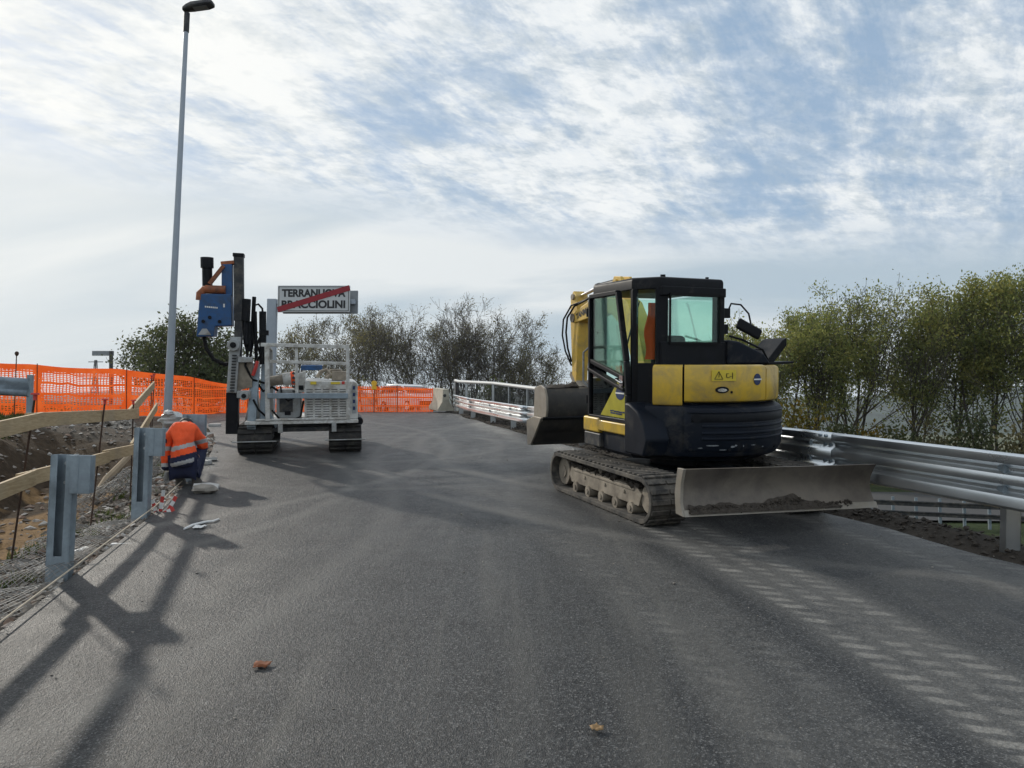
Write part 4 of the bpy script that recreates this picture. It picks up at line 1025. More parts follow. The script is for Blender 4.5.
b = MB(); b.prism([(rx(198), rz(336)), (rx(210), rz(336)), (rx(206), rz(330)), (rx(202), rz(330))], 'y', MY - .19, MY - .183); b.build('worn_patch', M['grey_paint'], hm_)
b = MB()
for px, py in ((203, 323), (209, 319), (218, 323)): b.cyl(P3(px, py, MY - .2), P3(px, py, MY - .18), .03, 10)
b.build('bolt', M['black'], hm_)
mast.location.x = .115
for (px, py, w_, h_, mt) in ((310, 385.5, .10, .05, 'label_yellow'), (330, 385.5, .16, .04, 'label_yellow'), (341, 385.5, .05, .05, 'red')):
    b = MB(); b.span((rx(px), .146, rz(py)), (rx(px) + w_, .158, rz(py) + h_)); b.build('label', M[mt], eb)
b = MB()
b.tube([P3(272, 412, .3), P3(280, 420, .12), P3(290, 422, .1), P3(300, 418, .14), P3(303, 402, .18)], .018, 7)
b.tube([P3(258, 384, .3), P3(264, 392, .2), P3(272, 388, .3), P3(280, 394, .4)], .022, 7)
b.tube([P3(255, 400, .1), P3(260, 410, .05), P3(268, 418, .1), P3(276, 424, .2)], .018, 7)
b.tube([P3(296, 398, .2), P3(288, 402, .15), P3(282, 396, .2), P3(280, 388, .4)], .016, 7)
b.build('hydraulic_hose', M['hose'], rig)
# ------------------------------------------------------------------ left edge of the road
def vert(p, yaw=0.0, tilt=(0, 0)): return T(p) @ RZ(yaw) @ Matrix.Rotation(tilt[0], 4, 'X') @ Matrix.Rotation(tilt[1], 4, 'Y')
def steel_post(p, h, label, yaw, tilt):
    root = thing('steel_post', label, 'post', vert(p, yaw, tilt), 'bare guardrail posts along the left edge')
    b = MB(); w, d, t = .165, .11, .007
    b.span((-w / 2, d, -.25), (w / 2, d - t, h))                       # web at the back
    for s in (-1, 1):
        b.span((s * w / 2, 0, -.25), (s * (w / 2 - t), d - t, h))
        b.span((s * (w / 2 - t), 0, -.25), (s * (w / 2 - .052), t, h))
    b.span((-w / 2 + .05, d - t * 2.5, -.2), (w / 2 - .05, d - t, h - .02))
    b.span((-w / 2 + .01, .001, -.2), (w / 2 - .01, .008, .2))
    b.build('channel', M['galv_dull'], root, bevel=.002, smooth=False)
    b = MB()
    b.span((w / 2 - .02, -.006, h - .30), (w / 2 + .13, -.001, h - .003)); b.span((w / 2 + .124, -.001, h - .30), (w / 2 + .13, .09, h - .003)); b.span((w / 2 + .003, .09, h - .30), (w / 2 + .13, .095, h - .003))
    b.span((w / 2 + .035, -.010, h - .30), (w / 2 + .045, -.006, h - .003))
    sp = b.build('spacer', M['galv_dull'], root, bevel=.002, smooth=False)
    b = MB()
    for z in (h - .07, h - .22): b.cyl((0, .09, z), (0, .078, z), .014, 8)
    b.build('bolt', M['galv'], root)
    return root
steel_post(W(-3.53, 5.92, -.06), .985, 'nearest bare steel post with a side bracket, standing in stones at the asphalt edge', rad(8), (0, rad(1.2)))
steel_post(W(-3.97, 8.16, -.06), .985, 'bare steel post between the nearest post and the squatting worker', rad(6), (0, rad(1.0)))
steel_post(W(-4.40, 10.42, -.06), .96, 'bare steel post in front of the squatting worker', rad(6), (0, 0))

# wooden safety railing on leaning rebar stakes
rl = thing('wooden_railing', 'two pale pine boards wired to rusty stakes beside the excavated edge', 'railing', T(W(-3.8, 6.2, -.1)))
inv = rl.matrix_world.inverted()
def rfw(*p): return inv @ W(*p)
def plank(p, q, h=.120, t=.028):
    b = MB(); a = rfw(*p); c = rfw(*q); b.bar(a, c, t, h)
    return b.build('plank', M['wood'], rl, bevel=.003)
plank((-2.72, 1.3, 1.15), (-3.785, 6.22, 1.18)); plank((-3.81, 6.05, 1.185), (-4.63, 9.55, .975)); plank((-4.66, 9.35, .97), (-5.98, 12.9, 1.20))
plank((-2.78, 1.3, .70), (-3.80, 6.12, .725)); plank((-3.83, 5.95, .72), (-4.22, 8.05, .635)); plank((-4.22, 7.95, .655), (-4.50, 9.25, .575)); plank((-4.50, 9.1, .60), (-5.80, 12.6, .86))
for top, bot in (((-3.80, 6.15, 1.37), (-4.30, 6.5, -.35)), ((-4.22, 8.0, 1.22), (-4.43, 8.0, -.35)), ((-4.66, 9.5, 1.12), (-4.78, 9.6, -.3)), ((-5.92, 12.7, 1.34), (-5.98, 12.7, -.1)), ((-6.0, 12.95, 1.36), (-6.1, 13.0, -.1)), ((-3.15, 3.4, 1.3), (-3.4, 3.4, -.3))):
    b = MB(); b.tube([rfw(*top), rfw(*bot)], .0085, 7); k = b.build('stake', M['rebar'], rl)
    b = MB(); t0 = rfw(*top); b.tube([t0 + Vector((0, 0, -.03)), t0 + Vector((0, 0, .012)), t0 + Vector((0, 0, .014)), t0 + Vector((0, 0, .028))], [.014, .014, .034, .03], 10); b.build('cap', M['red'], k)
# setting-out string
b = MB(); b.tube([W(-2.3, .6, .05), W(-3.14, 4.69, .065), W(-3.87, 8.32, .06), W(-4.45, 10.6, .055), W(-4.9, 12.2, .03)], .0065, 5)
tag(b.build('string_line', M['string'], smooth=True), 'taut pale string marking the left asphalt edge', 'string')
b = MB(); b.tube([W(-4.9, 12.2, .28), W(-4.9, 12.2, -.2)], .011, 6); tag(b.build('iron_pin', M['rebar']), 'short iron pin holding the far end of the string', 'pin')

# crumpled wire mesh
def wire_mesh(label, c, ang, L, Wd, seed, amp=.12, sp=.055):
    root_z = ground(c[0], c[1]); b = MB(); ca, sa = math.cos(ang), math.sin(ang)
    def pt(u, v):
        x = c[0] + ca * u - sa * v; y = c[1] + sa * u + ca * v
        z = ground(x, y) + .025 + amp * (abs(math.sin(u * 5.5 + seed + 1.5 * mnoise.noise(Vector((u, v, seed))))) * .55 + .5 * abs(mnoise.noise(Vector((u * 2.2, v * 3, seed)))))
        return Vector((x, y, z))
    n = int((L + Wd) / sp)
    for s in (1, -1):
        for i in range(n):
            o = i * sp - Wd; line = []
            k = 0
            while k * sp <= Wd:
                u = o + k * sp; v = -Wd / 2 + k * sp
                if s < 0: v = -v
                uu = u + (.5 * Wd if False else 0)
                if 0 <= uu <= L: line.append(pt(uu - L / 2, v))
                k += 1
            if len(line) > 1: b.tube(line, .0026, 3, cap=False)
    o = b.build('wire_mesh', M['galv_mesh'], fix=False, smooth=False)
    return tag(o, label, 'wire mesh', 'crumpled wire mesh on the shoulder')
M['galv_mesh'] = mat('zinc_wire', (.26, .255, .245), .6, .25, .3, 9)
wire_mesh('crumpled wire mesh heaped left of the nearest post', (-3.72, 5.15), rad(100), 2.4, .9, 1, .20)
wire_mesh('flattened wire mesh between the two nearest posts', (-4.05, 7.0), rad(102), 1.7, .75, 2, .15)
wire_mesh('wire mesh curling up behind the second post under the lower board', (-5.4, 10.4), rad(108), 2.1, 1.1, 3, .36)
b = MB(); b.tube([gp(-5.62, 10.3, .12), gp(-5.60, 10.6, .30), gp(-5.52, 11.0, .38), gp(-5.35, 11.4, .40), gp(-5.2, 11.7, .48)], [.05, .06, .05, .05, .04], 8)
tag(b.build('cloth_roll', mat('tan_geotextile', (.33, .26, .18), .95, 0, .2, 6)), 'tan rolled cloth lying on the wire mesh behind the boards', 'cloth roll')

# stones, clods: nobody could count them
def rocks(name, label, spots, mt, seed, kind='stuff', cat='stones'):
    r = random.Random(seed); b = MB()
    base = [Vector(v) for v in ((1, 0, 0), (-1, 0, 0), (0, 1, 0), (0, -1, 0), (0, 0, 1), (0, 0, -1))]
    fcs = [(0, 2, 4), (2, 1, 4), (1, 3, 4), (3, 0, 4), (2, 0, 5), (1, 2, 5), (3, 1, 5), (0, 3, 5)]
    for (x, y, z, s) in spots:
        Mx = Matrix.Rotation(r.uniform(0, 6.3), 3, 'Z') @ Matrix.Rotation(r.uniform(-.6, .6), 3, 'X')
        sc_ = Vector((s * r.uniform(.8, 1.5), s * r.uniform(.7, 1.1), s * r.uniform(.35, .8)))
        vs = [Mx @ Vector((v.x * sc_.x, v.y * sc_.y, v.z * sc_.z)) + Vector((r.gauss(0, s * .15), r.gauss(0, s * .15), r.gauss(0, s * .1))) + Vector((x, y, z)) for v in base]
        b.add(vs, fcs)
    o = b.build(name, mt, fix=False, smooth=False); o['kind'] = kind
    if cat: tag(o, label, cat)
    return o
def multi_stone():
    m, n, p = newmat('mixed_rubble')
    g = n.new('ShaderNodeNewGeometry'); rn = g.outputs['Random Per Island']
    c = n.n.new('ShaderNodeValToRGB'); cr = c.color_ramp
    stops = [(0, (.10, .085, .07)), (.3, (.19, .165, .14)), (.55, (.30, .27, .235)), (.72, (.21, .13, .09)), (.86, (.42, .40, .37)), (1, (.55, .53, .5))]
    while len(cr.elements) < len(stops): cr.elements.new(.5)
    for e, (q, k) in zip(cr.elements, stops): e.position = q; e.color = (*k, 1)
    n.l.new(rn, c.inputs[0]); tc = n.new('ShaderNodeTexCoord').outputs['Object']
    f = n.noise(tc, 30, 4, .6)
    n.l.new(n.mix(1.0, c.outputs[0], n.ramp(f, [(.3, .7), (.7, 1.25)]), 'MULTIPLY'), p.inputs['Base Color']); p.inputs['Roughness'].default_value = .9
    n.l.new(n.bump(f, .5, .01), p.inputs['Normal']); return m
M['rubble'] = multi_stone()
r = random.Random(21); sp = []
for i in range(5200):
    y = r.uniform(1.8, 13.5); e = abs(r.gauss(0, .42)) + .02
    if e > 1.5: continue
    x = left_x(y) - e; s = r.choice((.012, .016, .022, .03, .045, .055)) * r.uniform(.7, 1.2)
    sp.append((x, y, ground(x, y) + s * .25, s))
for i in range(900):
    y = r.uniform(6.5, 16.5); e = r.uniform(.9, 4.2); x = left_x(y) - e; s = r.uniform(.015, .06); sp.append((x, y, ground(x, y) + s * .2, s))
for i in range(260):
    y = r.uniform(10.8, 16.5); e = abs(r.gauss(0, .30)); x = left_x(y) - e + .1; s = r.uniform(.03, .10); sp.append((x, y, ground(x, y) + s * .3, s))
rocks('rubble', 'loose stones and broken rubble along the left shoulder', sp, M['rubble'], 5)
sp = []
for i in range(420):
    p = at(r.uniform(72, 134), 400, 17.6 + r.gauss(0, .4)); a = 1 - abs(p.x - at(104, 400, 17.6).x) / .9
    s = r.uniform(.03, .09); sp.append((p.x, p.y, ground(p.x, p.y) + r.uniform(0, .22) * max(a, .15), s))
rocks('rubble_heap', 'grey heap of rubble behind the upper board, in front of the orange net', sp, M['stone'], 6, 'stuff', 'rubble heap')
sp = []
for i in range(3800):
    y = r.uniform(2.5, 22); g = r.gauss(.25, .32)
    if g < -.2 or g > 1.3: continue
    x = rail_x(y) + g; s = r.uniform(.010, .036); sp.append((x, y, ground(x, y) + s * .3, s))
rocks('soil_clods', 'dark loose clods of soil under the right guardrail', sp, M['mud'], 7, 'stuff', 'soil')
# fine stones strewn on the road surface
sp = []
for i in range(700):
    y = r.uniform(1.8, 22); x = left_x(y) + (rail_x(y) - left_x(y)) * r.betavariate(.7, .9); s = r.uniform(.003, .009) * (2 if r.random() < .06 else 1)
    sp.append((x, y, zroad(y) + s * .4, s))
rocks('grit', 'small loose grit strewn on the asphalt', sp, M['stone'], 8, 'stuff', 'grit')

# worker squatting at the third post, back to the camera
def skinned(verts, edges, radii, subd=3):
    me = bpy.data.meshes.new('tmp'); me.from_pydata([Vector(v) for v in verts], edges, [])
    o = bpy.data.objects.new('tmp', me); col.objects.link(o)
    m = o.modifiers.new('skin', 'SKIN'); m.use_smooth_shade = True
    for i, r_ in enumerate(radii):
        q = r_ if isinstance(r_, tuple) else (r_, r_); me.skin_vertices[0].data[i].radius = q
        me.skin_vertices[0].data[i].use_root = (i == 0)
    s_ = o.modifiers.new('sub', 'SUBSURF'); s_.levels = subd; s_.render_levels = subd
    dg = bpy.context.evaluated_depsgraph_get(); dg.update()
    out = bpy.data.meshes.new_from_object(o.evaluated_get(dg)); bpy.data.objects.remove(o); return out
def cloth(name, me, mats, pick, parent, amp=.012, seed=0.0):
    me.materials.clear()
    for m_ in mats: me.materials.append(m_)
    for v in me.vertices:
        c = v.co; nn = mnoise.noise(Vector((c.x * 9 + seed, c.y * 9, c.z * 6))) * .6 + mnoise.noise(Vector((c.x * 22, c.y * 22, c.z * 13 + seed))) * .35
        nn += .5 * math.sin(c.z * 42 + 7 * c.x + 3 * mnoise.noise(c * 6)) * .35
        v.co = c + v.normal * amp * nn
    for p in me.polygons: p.material_index = pick(p.center); p.use_smooth = True
    o = bpy.data.objects.new(name, me); col.objects.link(o); o.parent = parent; return o
pr = thing('person', 'worker in an orange and navy hi-vis jacket squatting beside the road, back turned', 'person', RX @ T((-4.235, 9.9, 0)) @ Matrix.Diagonal((.86, .95, 1, 1)))
M['skin'] = mat('skin', (.42, .24, .17), .6); M['hair'] = mat('dark_hair', (.015, .011, .009), .7); M['glove'] = mat('grey_work_glove', (.26, .26, .25), .8, 0, .2, 12); M['boot'] = mat('dusty_work_boot', (.09, .08, .07), .8, 0, .3, 9)
NK = (-.09, .25, .79); HDC = (-.12, .37, .745)
body_v = [(.02, .0, .29), (.0, .04, .50), (-.03, .10, .70), NK, (-.10, .30, .775), (-.12, .37, .75), (-.135, .43, .70),
          (-.19, .09, .72), (-.275, .07, .47), (-.265, .04, .22), (.09, .13, .71), (.14, .33, .51), (.03, .52, .40),
          (-.08, .02, .27), (-.17, .42, .47), (-.12, .13, .10), (.13, .02, .27), (.10, .43, .46), (.12, .12, .10)]
body_e = [(0, 1), (1, 2), (2, 3), (3, 4), (4, 5), (5, 6), (2, 7), (7, 8), (8, 9), (2, 10), (10, 11), (11, 12), (0, 13), (13, 14), (14, 15), (0, 16), (16, 17), (17, 18)]
body_r = [.13, .12, .13, .055, .075, .092, .07, .05, .04, .035, .045, .038, .032, .085, .06, .045, .085, .06, .045]
cloth('body', skinned(body_v, body_e, body_r, 2), [M['skin']], lambda c: 0, pr, 0)
# face: nose, ears on the bowed head
b = MB(); b.tube([(-.14, .46, .70), (-.145, .475, .67), (-.14, .46, .655)], [.008, .016, .010], 8); b.build('nose', M['skin'], pr)
for s in (-1, 1):
    b = MB(); b.box((-.12 + s * .088, .365, .745), (.016, .05, .06)); b.build('ear', M['skin'], pr, bevel=.007)
hv = MB(); n_, k_ = 12, 18; vs_ = []
for j in range(n_ + 1):
    th = math.pi * .62 * j / n_
    for i in range(k_):
        a_ = 2 * math.pi * i / k_; d_ = Vector((math.sin(th) * math.cos(a_), math.sin(th) * math.sin(a_), math.cos(th)))
        d_ = Matrix.Rotation(rad(30), 3, 'X') @ d_
        vs_.append(Vector(HDC) + Vector((d_.x * .116, d_.y * .135, d_.z * .124)) * (1 + .04 * mnoise.noise(d_ * 9)))
hv.add(vs_, [(j * k_ + i, j * k_ + (i + 1) % k_, (j + 1) * k_ + (i + 1) % k_, (j + 1) * k_ + i) for j in range(n_) for i in range(k_)]); hv.build('hair', M['hair'], pr, fix=False)
# jacket: torso and sleeves in one surface
jv = [(.025, -.01, .235), (.02, .0, .36), (.0, .03, .52), (-.025, .09, .69), (-.075, .20, .80),
      (-.175, .085, .715), (-.255, .07, .58), (-.28, .06, .44), (-.272, .045, .30), (-.268, .04, .20), (.10, .13, .715), (.145, .25, .60), (.155, .34, .50), (.10, .44, .45), (.04, .51, .40)]
je = [(0, 1), (1, 2), (2, 3), (3, 4), (3, 5), (5, 6), (6, 7), (7, 8), (8, 9), (3, 10), (10, 11), (11, 12), (12, 13), (13, 14)]
jr = [(.225, .19), (.205, .175), (.175, .15), (.16, .135), .085, .088, .080, .076, .070, .066, .095, .092, .085, .072, .058]
def jpick(c):
    arm = c.x < -.19
    if arm:
        if .47 < c.z < .525 or .262 < c.z < .31: return 1
        return 2 if c.z < .262 else 0
    zz = c.z - .22 * (c.x - .02)
    if .50 < zz < .555 or .30 < zz < .35: return 1
    return 2 if zz < .42 else 0
jk = cloth('jacket', skinned(jv, je, jr, 4), [M['hv_orange'], M['hv_grey'], M['hv_navy']], jpick, pr, .020, 4.0)
b = MB(); b.box((-.262, -.022, .60), (.075, .012, .05), Matrix.Rotation(rad(8), 3, 'X')); b.build('badge', M['hv_navy'], jk, bevel=.003)
tv = [(.03, .01, .27), (-.09, .05, .26), (-.18, .42, .47), (-.13, .15, .14), (-.125, .13, .09), (.12, .05, .26), (.11, .43, .46), (.125, .14, .14), (.12, .12, .09)]
te = [(0, 1), (1, 2), (2, 3), (3, 4), (0, 5), (5, 6), (6, 7), (7, 8)]
cloth('trousers', skinned(tv, te, [.16, .115, .088, .082, .08, .115, .088, .082, .08], 3), [M['hv_navy']], lambda c: 0, pr, .012, 2.0)
for s, x in ((-1, -.125), (1, .12)):
    b = MB(); b.loft([[(x + w_ * cx, y_ + l_ * cy, z_) for cx, cy in [(math.cos(k * .524), math.sin(k * .524)) for k in range(12)]] for z_, w_, l_, y_ in ((.0, .052, .135, .19), (.025, .055, .14, .19), (.06, .05, .125, .18), (.10, .052, .07, .13), (.15, .055, .065, .12))]); b.build('boot', M['boot'], pr, ang=50)
# gloved hands: palm, four fingers and a thumb
def glove(p, d, side, curl, seed):
    p = Vector(p); d = Vector(d).normalized(); s_ = d.orthogonal().normalized(); s_ = (Vector((1, 0, 0)) - d * d.x).normalized(); n__ = d.cross(s_)
    b = MB(); b.tube([p, p + d * .04, p + d * .085], [.030, .042, .038], 10); hnd = b.build('glove', M['glove'], pr)
    for k in range(4):
        o_ = p + d * .08 + s_ * (.030 - .020 * k); L_ = (.060, .072, .068, .052)[k]
        b = MB(); b.tube([o_ - d * .015, o_ + d * L_ * .45 + n__ * curl * .012, o_ + d * L_ * .8 + n__ * curl * .034, o_ + d * L_ * .9 + n__ * curl * .055], [.0105, .0105, .0095, .007], 7); b.build('finger', M['glove'], hnd)
    o_ = p + d * .03 + s_ * .036 * side; b = MB(); b.tube([o_ - s_ * .02 * side, o_ + s_ * .016 * side + d * .02, o_ + s_ * .02 * side + d * .05 + n__ * curl * .02], [.014, .012, .008], 7); b.build('thumb', M['glove'], hnd)
glove((-.265, .04, .19), (0, .05, -1), 1, .8, 1); glove((.03, .52, .40), (-.75, .5, -.25), 1, 1.0, 2)
def crumple(name, label, cat, p, dims, mt, seed, group=None, amp=.45):
    b = MB(); n, k = 12, 14
    vs = []
    for j in range(n + 1):
        th = math.pi * j / n
        for i in range(k):
            a = 2 * math.pi * i / k; d = Vector((math.sin(th) * math.cos(a), math.sin(th) * math.sin(a), math.cos(th)))
            f = 1 + amp * mnoise.noise(d * 2.1 + Vector((seed, 0, 0))) + amp * .5 * mnoise.noise(d * 5 + Vector((0, seed, 0)))
            vs.append(Vector(p) + Vector((d.x * dims[0] * f, d.y * dims[1] * f, d.z * dims[2] * f)))
    fs = [(j * k + i, j * k + (i + 1) % k, (j + 1) * k + (i + 1) % k, (j + 1) * k + i) for j in range(n) for i in range(k)]
    b.add(vs, fs); o = b.build(name, mt, fix=False, ang=25)
    return tag(o, label, cat, group)
crumple('plastic_sheet', 'crumpled pale plastic sheet on the board left of the worker', 'plastic sheet', W(-4.78, 10.8, .80), (.17, .12, .10), M['plastic_bag'], 3)
crumple('plastic_sheet', 'small crumpled plastic lump beside the worker\'s bowed head', 'plastic sheet', W(-4.72, 10.6, .90), (.07, .06, .04), M['plastic_bag'], 5)
crumple('black_sack', 'black sack lying by the orange net left of the mast foot', 'sack', gp(at(206, 404, 23.2).x, at(206, 404, 23.2).y, .16), (.36, .3, .24), M['hose'], 7)
# broken pieces and litter
def slab(label, p, d, yaw, tilt, mt, nm='broken_slab', cat='slab'):
    b = MB(); b.prism([(-d[0], -d[1]), (d[0] * .8, -d[1] * 1.1), (d[0], d[1] * .4), (d[0] * .3, d[1]), (-d[0] * .9, d[1] * .8)], 'z', -d[2], d[2])
    return tag(b.build(nm, mt, bevel=.004, M=T(p) @ RZ(yaw) @ Matrix.Rotation(tilt, 4, 'X')), label, cat, 'broken pieces beside the road')
M['pale_slab'] = mat('pale_broken_slab', (.50, .49, .47), .85, 0, .15, 7)
for i, (px, py, d0, d1, hh, yw, tl, lb) in enumerate((
    (206, 487, .16, .12, .02, .4, .25, 'pale broken slab leaning on dark rubble behind the worker\'s feet'),
    (201, 462, .16, .07, .03, .1, .1, 'long pale slab fragment at the road edge beyond the worker'),
    (209, 459, .13, .06, .025, .7, -.1, 'pale slab fragment farther out on the asphalt edge'),
    (198, 447, .15, .06, .03, -.3, .2, 'pale rubble block between the worker and the mast foot'),
    (215, 425, .14, .06, .03, .2, .1, 'pale fragment just left of the mast foot'),
    (190, 420, .10, .08, .10, .2, .3, 'upright pale block behind the worker\'s shoulder'))):
    z = 0 if i != 5 else .25
    q = at(px, py, 0.1) - CAM; t = None
    # meet the ramp plane
    nrm = RX @ Vector((0, 0, 1)); dirv = (at(px, py, 1) - CAM); t = (W(0, 0, .03) - CAM).dot(nrm) / dirv.dot(nrm)
    p = CAM + dirv * t
    if i == 5: p = W(-5.3, 12.4, .25)
    slab(lb, p, (d0, d1, hh), yw, tl, M['pale_slab'])
def onroad(px, py, dz=.004):
    nrm = RX @ Vector((0, 0, 1)); dirv = (at(px, py, 1) - CAM); t = (W(0, 0, dz) - CAM).dot(nrm) / dirv.dot(nrm); return CAM + dirv * t
crumple('dark_stone', 'dark lump under the broken slab by the worker\'s boots', 'stone', onroad(205, 489, .05), (.16, .10, .06), M['stone'], 9, None, .3)
b = MB(); b.tube([onroad(184, 529, .012), onroad(193, 525, .02), onroad(205, 522, .01), onroad(213, 521, .015), onroad(219, 519, .012)], [.010, .014, .012, .010, .008], 6); tag(b.build('plastic_strip', M['paper']), 'thin white plastic strip lying on the asphalt', 'strip')
def scrap(label, px, py, w, h, seed, mt, nm='paper_scrap', cat='litter'):
    p = onroad(px, py, .012); rr = random.Random(seed); b = MB()
    b.grid(lambda u, v: p + Vector(((u - .5) * w * (1 + .3 * v), (v - .5) * h * (1 - .3 * u), .018 * mnoise.noise(Vector((u * 3, v * 3, seed))) + .006 + TAN * (v - .5) * h)), 6, 6)
    return tag(b.build(nm, mt, fix=False, solid=.002), label, cat)
scrap('white paper scrap beside the plastic strip on the asphalt', 199, 527, .09, .12, 1, M['paper'])
scrap('orange brown dead leaf lying on the asphalt in the left foreground', 262, 665, .075, .09, 2, M['leaf_litter'], 'dead_leaf', 'leaf')
scrap('tan dead leaf at the bottom of the picture', 597, 729, .05, .05, 3, mat('tan_leaf', (.30, .19, .09), .8), 'dead_leaf', 'leaf')
# red and white tape bundle at the second post
b = MB()
tp = W(-3.83, 8.35, 0)
for k, (x, y, a, hgt) in enumerate(((0, 0, .1, .27), (.06, .02, .45, .22), (-.05, .03, -.35, .17), (.02, -.04, 1.1, .16))):
    q0 = tp + Vector((x, y, -.04)); q1 = q0 + Vector((math.sin(a) * hgt, .02, math.cos(a) * hgt))
    for s_ in range(4): b.bar(q0.lerp(q1, s_ / 4), q0.lerp(q1, (s_ + 1) / 4), .045, .004, up=(.3, 1, 0), m=(s_ + k) % 2)
tag(b.build('barrier_tape', [M['red'], M['paper']], smooth=False), 'red and white striped tape bunched at the second post\'s foot', 'tape')
for k, (x, y, yw) in enumerate(((-3.62, 6.9, .4), (-3.98, 6.7, 1.1))):
    b = MB(); b.bar(gp(x, y, .05), gp(x + .35 * math.cos(yw), y + .2 * math.sin(yw), .07), .07, .012)
    tag(b.build('paper_scrap', M['paper'], bevel=.002), ('white strip of litter in the stones right of the nearest post', 'second white litter strip on the wire mesh behind the nearest post')[k], 'litter')

# ------------------------------------------------------------------ right guardrail
gr = thing('guardrail', 'shiny new three-wave steel guardrail along the right road edge', 'guardrail', RX @ T((rail_x(9), 9, 0)))
gi = gr.matrix_world.inverted() @ RX
def zoff(y): return clampinterp([(6.5, 0), (9.3, -.03), (17, -.20), (24, -.26)], y)
def zsc(y): return clampinterp([(9, 1), (17, .80), (24, .72)], y)
def wave():
    pts = [(.0, .80), (.012, .857), (.03, .868)]
    pts = [(-.03, .862), (.0, .872), (.045, .872), (.075, .855), (.078, .80), (.07, .785), (.0, .752), (-.004, .722), (.07, .69), (.078, .672), (.078, .625), (.07, .608), (.0, .575), (-.004, .545), (.07, .512), (.078, .49), (.078, .425), (.06, .405), (.015, .395), (-.01, .398)]
    return pts
def beam(y0, y1, proud):
    n = 8; rings = []; sec = wave(); b = MB()
    for i in range(n + 1):
        y = y0 + (y1 - y0) * i / n; dx = (rail_x(y + .05) - rail_x(y - .05)) / .1; nrm = Vector((-1, dx, 0)).normalized()
        rings.append([gi @ (Vector((rail_x(y), y, 0)) + nrm * (u * .72 + proud) + Vector((0, 0, .40 + (z - .40) * zsc(y) + zoff(y)))) for u, z in sec])
    m = len(sec); vs = [p for rg in rings for p in rg]
    fs = [(i * m + k, i * m + k + 1, (i + 1) * m + k + 1, (i + 1) * m + k) for i in range(n) for k in range(m - 1)]
    b.add(vs, fs)
    return b.build('beam', M['galv'], gr, fix=False, solid=.004, ang=28)
y = 8.38 - 4.22 * 3; k = 0
while y < 23.2:
    y1 = min(y + 4.22 + .16, 23.7); bm_ = beam(y, y1, .005 * (k % 2)); k += 1
    bb = MB()
    for yy in (y + .04, y + .12):
        for z in (.74, .56, .84, .47): 
            p = Vector((rail_x(yy) - .004, yy, .40 + (z - .40) * zsc(yy) + zoff(yy))); q = p + Vector((-.03 if z < .8 else -.09, -.01, 0)); bb.cyl(gi @ p, gi @ q, .016, 8)
    bb.build('bolt', M['galv_dull'], bm_)
    y += 4.22
ys_p = [6.58 - 2.13 * 2, 6.58 - 2.13, 6.58, 8.75, 10.7, 12.6, 14.5, 16.25, 17.96, 19.45, 21.16, 23.0]
for y in ys_p:
    b = MB(); p = Vector((rail_x(y) + .085, y, 0)); zt = .84 * zsc(y) + .08 + zoff(y) if y > 9 else .84
    zb = ground(p.x, y) - zroad(y) - .3
    o = p
    for (a0, c0) in (((-.065, -.04, zb), (.065, -.034, zt)), ((-.065, -.04, zb), (-.059, .04, zt)), ((.059, -.04, zb), (.065, .04, zt)), ((-.065, .034, zb), (-.03, .04, zt)), ((.03, .034, zb), (.065, .04, zt))):
        b.span([a + c for a, c in zip(o, a0)], [a + c for a, c in zip(o, c0)])
    b.v = [tuple(gi @ Vector(v)) for v in b.v]
    pp = b.build('post', M['galv'], gr, smooth=False)
    b = MB(); b.span((p.x - .10, y - .05, zt - .32), (p.x - .066, y + .05, zt - .02)); b.v = [tuple(gi @ Vector(v)) for v in b.v]; b.build('spacer', M['galv_dull'], pp, smooth=False)
# concrete barrier closing the guardrail
cb = thing('concrete_barrier', 'pale stubby concrete barrier block at the far end of the guardrail', 'barrier', ramp_matrix(-2.16, 24.0, rad(22), -.02) @ Matrix.Scale(.80, 4))
b = MB(); b.prism([(-.31, 0), (.31, 0), (.31, .10), (.15, .34), (.11, .84), (-.11, .84), (-.15, .34), (-.31, .10)], 'y', -.45, .9); b.build('block', M['concrete'], cb, bevel=.015)
b = MB(); b.cyl((-.05, -.47, .6), (-.05, -.44, .6), .06, 12); b.build('lifting_hole', M['grey_dark'], cb)
# bridge parapet beyond the guardrail
pp_ = [(-1.95, 26.6), (-1.75, 25.4), (-.55, 23.4), (.92, 18.3), (3.2, 12.1), (4.6, 8.3)]
pr_ = thing('bridge_parapet', 'pale steel parapet with thin upright bars behind the far guardrail', 'parapet', RX @ T((.9, 18.3, 0)))
pi_ = pr_.matrix_world.inverted() @ RX
def along(poly, step):
    out = []; carry = 0
    for a, c in zip(poly[:-1], poly[1:]):
        a = Vector((*a, 0)); c = Vector((*c, 0)); L = (c - a).length; t = carry
        while t < L: out.append(a.lerp(c, t / L)); t += step
        carry = t - L
    return out
ZP = lambda y: clampinterp([(8, .62), (12, .78), (18.3, .86), (24, .84), (27, .82)], y)
b = MB(); b.tube([pi_ @ Vector((x, y, ZP(y))) for x, y in pp_[:4]], .05, 8); b.build('top_rail', mat('pale_painted_rail', (.62, .63, .62), .5, 0, .06, 3), pr_)
b = MB(); b.tube([pi_ @ Vector((x, y, ZP(y) - .62)) for x, y in pp_[:4]], .025, 6); b.build('lower_rail', M['galv_dull'], pr_)
for q in along(pp_[:4], 1.75):
    b = MB(); b.bar(pi_ @ Vector((q.x, q.y, ZP(q.y) - 1.15)), pi_ @ Vector((q.x, q.y, ZP(q.y))), .07, .07, up=(0, 1, 0)); b.build('post', M['galv'], pr_)
b = MB()
for q in along(pp_[:4], .11): b.bar(pi_ @ Vector((q.x, q.y, ZP(q.y) - .62)), pi_ @ Vector((q.x, q.y, ZP(q.y) - .05)), .022, .022, up=(0, 1, 0))
